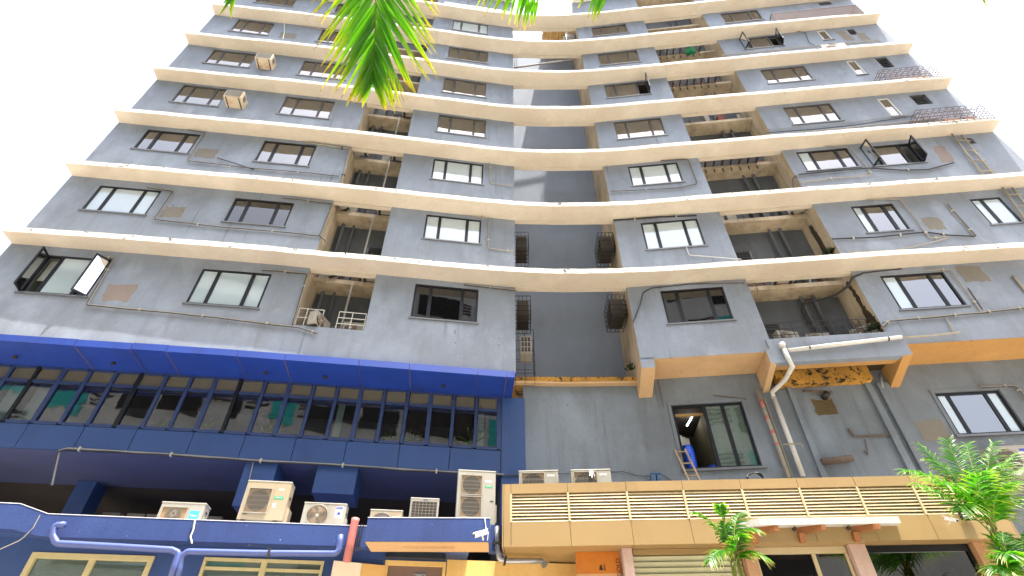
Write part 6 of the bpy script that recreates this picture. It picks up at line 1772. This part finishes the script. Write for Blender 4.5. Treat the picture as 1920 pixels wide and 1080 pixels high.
def bez(p, n):
    out = []
    for k in range(n + 1):
        u = k / n; q = list(p)
        while len(q) > 1: q = [a.lerp(b, u) for a, b in zip(q, q[1:])]
        out.append(q[0])
    return out
def frond(par, ctrl, nleaf, ln, wd, up, seed, separate, mat, droop=.18, a0=62, a1=24, start=.12, rr=.02, lenf=None, ragged=.12):
    rnd = random.Random(seed); pts = bez(ctrl, 40)
    t = MB(); t.tube(pts, [rr * (1 - .85 * k / 40) for k in range(41)], 6)
    fo = part('frond', t, M['stalk'], par, smooth=True)
    mbj, cj = MB(), []
    for k in range(nleaf):
        f = start + (1 - start) * (k + .5) / nleaf
        x = f * 40; i = min(39, int(x)); p = pts[i].lerp(pts[i + 1], x - i); T = (pts[i + 1] - pts[i]).normalized()
        Sd = T.cross(up).normalized(); Un = Sd.cross(T)
        for sg_ in (1, -1):
            if rnd.random() < .03: continue
            an = R_(a0 + (a1 - a0) * f + rnd.uniform(-5, 5))
            d = (T * math.cos(an) + Sd * (sg_ * math.sin(an)) + Un * rnd.uniform(-.12, .18)).normalized()
            L_ = ln * (lenf(f) if lenf else (.55 + .45 * math.sin(math.pi * min(1, f * 1.05)) )) * rnd.uniform(1 - ragged, 1 + ragged)
            sd_ = d.cross(Un).normalized(); tone = rnd.random()
            b = p + T * rnd.uniform(-.01, .01)
            if separate:
                mb, c = MB(), []; leaflet_geo(mb, c, b, d, sd_, Un, L_, wd * rnd.uniform(.8, 1.1), droop * rnd.uniform(.6, 1.5), tone)
                me = with_cols(mb.mesh('leaflet', mat), c); lo = link('leaflet', me); lo.parent = fo
            else: leaflet_geo(mbj, cj, b, d, sd_, Un, L_, wd * rnd.uniform(.8, 1.1), droop * rnd.uniform(.6, 1.5), tone, seg=4)
    if not separate:
        me = with_cols(mbj.mesh('leaflets', mat), cj); lo = link('leaflets', me); lo.parent = fo; lo['kind'] = 'stuff'
    return fo
# the tall palm behind the viewer whose fronds hang into the top of the picture
crown = Vector((-1.7, -1.6, 9.4))
palm = thing('palm_tree', 'tall coconut palm whose long yellow green fronds hang in at the top edge', 'palm tree', (crown.x, crown.y, 0))
t = MB(); t.tube([Vector((crown.x - .5, crown.y - .3, 0)), Vector((crown.x - .35, crown.y - .2, 3)), Vector((crown.x - .12, crown.y, 6.5)), crown], [.20, .15, .13, .14], 14)
part('trunk', t, M['bark'], palm, smooth=True)
upv = -ray(700, 80).normalized()
frond(palm, [crown, at_t(690, -420, 6.8), at_t(712, -210, 5.9), at_t(708, 40, 5.2), at_t(699, 150, 5.0)], 58, 1.10, .025, upv, 3, True, M['leaf'], droop=.02, a0=56, a1=15, start=.42, rr=.022,
      lenf=lambda f: 1.05 if f < .75 else 1.05 - (f - .75) * 3.1)
up2 = (Vector((0, .3, 1))).normalized()
frond(palm, [crown, at_t(830, -170, 6.2), at_t(905, -45, 5.5), at_t(1010, 2, 5.2)], 46, .52, .022, upv, 5, True, M['leaf'], droop=.25, a0=82, a1=60, start=.35)
frond(palm, [crown, at_t(950, -300, 7.0), at_t(1050, -70, 5.9), at_t(1137, 0, 5.6)], 40, .50, .021, upv, 6, True, M['leaf'], droop=.25, a0=80, a1=56, start=.45)
frond(palm, [crown, at_t(560, -330, 7.0), at_t(470, -140, 6.0), at_t(432, 2, 5.7)], 30, .42, .016, upv, 7, True, M['leaf'], droop=.1, a0=40, a1=10, start=.5)
frond(palm, [crown, at_t(500, -420, 7.0), at_t(560, -150, 6.2), at_t(625, -38, 5.7)], 34, .42, .014, upv, 8, True, M['leaf'], droop=.3, a0=60, a1=30, start=.5)
frond(palm, [crown, at_t(1300, -500, 7.4), at_t(1700, -260, 6.8), at_t(1836, -12, 6.6)], 40, .42, .014, upv, 9, True, M['leaf'], droop=.1, a0=34, a1=8, start=.6)

def areca(name, label, base, crown_z, fr, seed, stems=3):
    o = thing('palm_tree', label, 'palm tree', base, 'small palms in front of the shop')
    rnd = random.Random(seed)
    cz = Vector((base[0], base[1], crown_z))
    for k in range(stems):
        t = MB(); off = Vector((rnd.uniform(-.12, .12), rnd.uniform(-.1, .1), 0))
        t.tube([Vector(base) + off * 1.6, Vector(base) + off + Vector((0, 0, crown_z * .5)), cz + off * .8 - Vector((0, 0, .5)), cz + off * .5], [.06, .045, .04, .025], 8)
        part('trunk', t, M['stalk'], o, smooth=True)
    for k, (px, py, dt, arch, ln) in enumerate(fr):
        tip = at_y(px, py, base[1] + dt)
        st = cz + Vector((rnd.uniform(-.06, .06), rnd.uniform(-.06, .06), rnd.uniform(-.25, 0)))
        mid = st.lerp(tip, .5) + Vector((0, 0, arch)); m1 = st.lerp(tip, .2) + Vector((0, 0, arch * .8))
        side_ = (tip - st); side_.z = 0
        up = Vector((0, -.35, 1)).normalized() if abs(side_.length) > .15 else Vector((0, -1, .3)).normalized()
        frond(o, [st, m1, mid, tip], 34, ln, .016, up, seed * 20 + k, False, M['leaf_small'], droop=.45, a0=68, a1=34, start=.18, rr=.014)
    return o
b1 = at_y(1372, 1030, 9.5)
areca('palm_tree', 'small slender palm with upright fronds in front of the roller shutter', (b1.x, 9.5, 0), b1.z, [(1303, 960, .1, .25, .30), (1350, 950, -.2, .28, .30), (1392, 960, .1, .30, .28), (1420, 992, -.2, .22, .30), (1388, 1002, -.4, .15, .30), (1432, 1042, -.2, .2, .34), (1330, 1052, -.3, .22, .30), (1362, 985, .2, .3, .3)], 2, 2)
b2 = at_y(1858, 985, 9.2)
areca('palm_tree', 'tall bushy palm with sunlit arching fronds at the right end of the gold louvres', (b2.x, 9.2, 0), b2.z, [(1695, 880, -.1, .45, .42), (1715, 905, -.4, .30, .40), (1722, 832, .3, .35, .42), (1775, 825, .1, .3, .42), (1812, 832, .3, .28, .42), (1862, 830, -.1, .3, .42), (1905, 850, -.1, .35, .42), (1945, 870, .2, .4, .42), (1960, 930, -.1, .35, .42), (1768, 905, -.5, .35, .42), (1800, 955, -.5, .35, .40), (1900, 905, -.4, .35, .42), (1840, 885, -.6, .5, .40), (1740, 860, .2, .5, .42), (1880, 870, .3, .5, .4)], 5, 4)
b3 = at_y(1905, 1085, 8.9)
areca('palm_tree', 'lower palm with drooping fronds at the bottom right corner', (b3.x, 8.9, 0), b3.z, [(1862, 1010, -.1, .2, .40), (1880, 1000, .2, .25, .40), (1925, 1000, .1, .2, .4), (1962, 1040, 0, .2, .4), (1868, 1072, -.3, .3, .4), (1890, 1040, -.4, .25, .38), (1945, 1000, .3, .2, .4)], 8, 3)
# made-up indoor plants standing in for sunlit palms reflected in the glazed strip
for k, (x, y, h) in enumerate([(885, 826, .75), (770, 816, .55), (500, 806, .7), (385, 800, .6), (300, 798, .5), (735, 812, .45)]):
    s_, z_ = FAC.hit(x, y, PD + .2); p = FAC.P(s_, 7.66, PD + .22)
    o = thing('palm_reflection_plant', 'strappy green plant added for the palm reflections in the glazed strip, %s' % ('nearest the blue pilaster', 'below the dark screen', 'in the middle bays', 'left of the middle bays', 'leftmost of the plants', 'between the screen and the film panel')[k], 'plant', p, 'plants added for the reflections in the glazed strip')
    t = MB(); t.tube([p + Vector((0, 0, .0)), p + Vector((0, 0, .16))], [.07, .10], 12); part('pot', t, M['brownstone'], o)
    rnd = random.Random(k); mb, c = MB(), []
    for j in range(11):
        an = rnd.uniform(0, 6.28); d = Vector((math.cos(an) * .7, math.sin(an) * .35, rnd.uniform(.5, 1.2))).normalized()
        leaflet_geo(mb, c, p + Vector((0, 0, .14)), d, d.cross(Vector((0, 1, 0))).normalized(), Vector((0, -1, 0)), h * rnd.uniform(.6, 1.1), .03, .35, rnd.random(), seg=6)
    lo = link('leaves', with_cols(mb.mesh('leaves', M['leaf']), c)); lo.parent = o; lo.matrix_parent_inverse = Matrix.Translation(-p)
# moss and ferns growing out of the damp right balconies
def tuft(px, d, n, h, label, mat):
    s_, z_ = FAC.hit(px[0], px[1], d); p = FAC.P(s_, z_, d); rnd = random.Random(int(px[0])); mb, c = MB(), []
    for j in range(n):
        an = rnd.uniform(0, 6.28); q = p + Vector((rnd.uniform(-.18, .18), rnd.uniform(-.1, .1), rnd.uniform(0, .1)))
        dd = Vector((math.cos(an), math.sin(an), rnd.uniform(.2, 1.6))).normalized()
        leaflet_geo(mb, c, q, dd, dd.cross(Vector((0, 1, .1))).normalized(), Vector((0, -1, 0)), h * rnd.uniform(.5, 1.1), .03, .3, rnd.random(), seg=3)
    me = with_cols(mb.mesh('plant', mat), c); o = link('plant', me); me.transform(Matrix.Translation(-p)); o.location = p; tag(o, label, 'plant', 'weeds in the right balconies')
M['weed'] = leafmat('weed_leaf', (0.018, 0.035, 0.012, 1), (0.035, 0.04, 0.014, 1), (0.06, 0.045, 0.02, 1))
tuft((1645, 618), .15, 110, .24, 'dark weeds growing at the right corner of the lowest right balcony', M['weed'])
tuft((1627, 570), .5, 90, .22, 'brown creeper hanging on the stained wall of the lowest right balcony', M['weed'])
tuft((1560, 476), .25, 90, .22, 'dark weeds at the right corner of the second right balcony', M['weed'])
tuft((1185, 694), 1.0, 26, .22, 'weed at the right end of the mouldy shaft slab', M['weed'])

# ------------------------------------------------------------------ the block across the street, seen only in the glass
opp = thing('opposite_building', 'grey block across the road mirrored in the glazed strip', 'building', (0, -20, 0))
M['opp'] = plaster('opposite_render', srgb(214, 214, 210), srgb(170, 168, 162), .3, .4)
M['teal'] = plain('teal_cladding', srgb(50, 190, 185), .4, 0, .1)
mb = MB(); mb.box(-45, 24, -28, -13, 0, 34); part('wall', mb, M['opp'], opp)
for i in range(9):
    for x in range(-42, 18, 6):
        mb = MB(); mb.box(x, x + 3.2, -12.98, -12.9, 2 + i * 3.6, 4.2 + i * 3.6); part('window', mb, M['teal'] if (i + x // 6) % 3 == 0 else M['dark'], opp)
        for j in range(4):
            mb = MB(); mb.box(x + 3.5, x + 5.6, -12.98, -12.94, 3 + i * 3.6 + j * .35, 3.16 + i * 3.6 + j * .35); part('louvre', mb, M['dark'], opp)
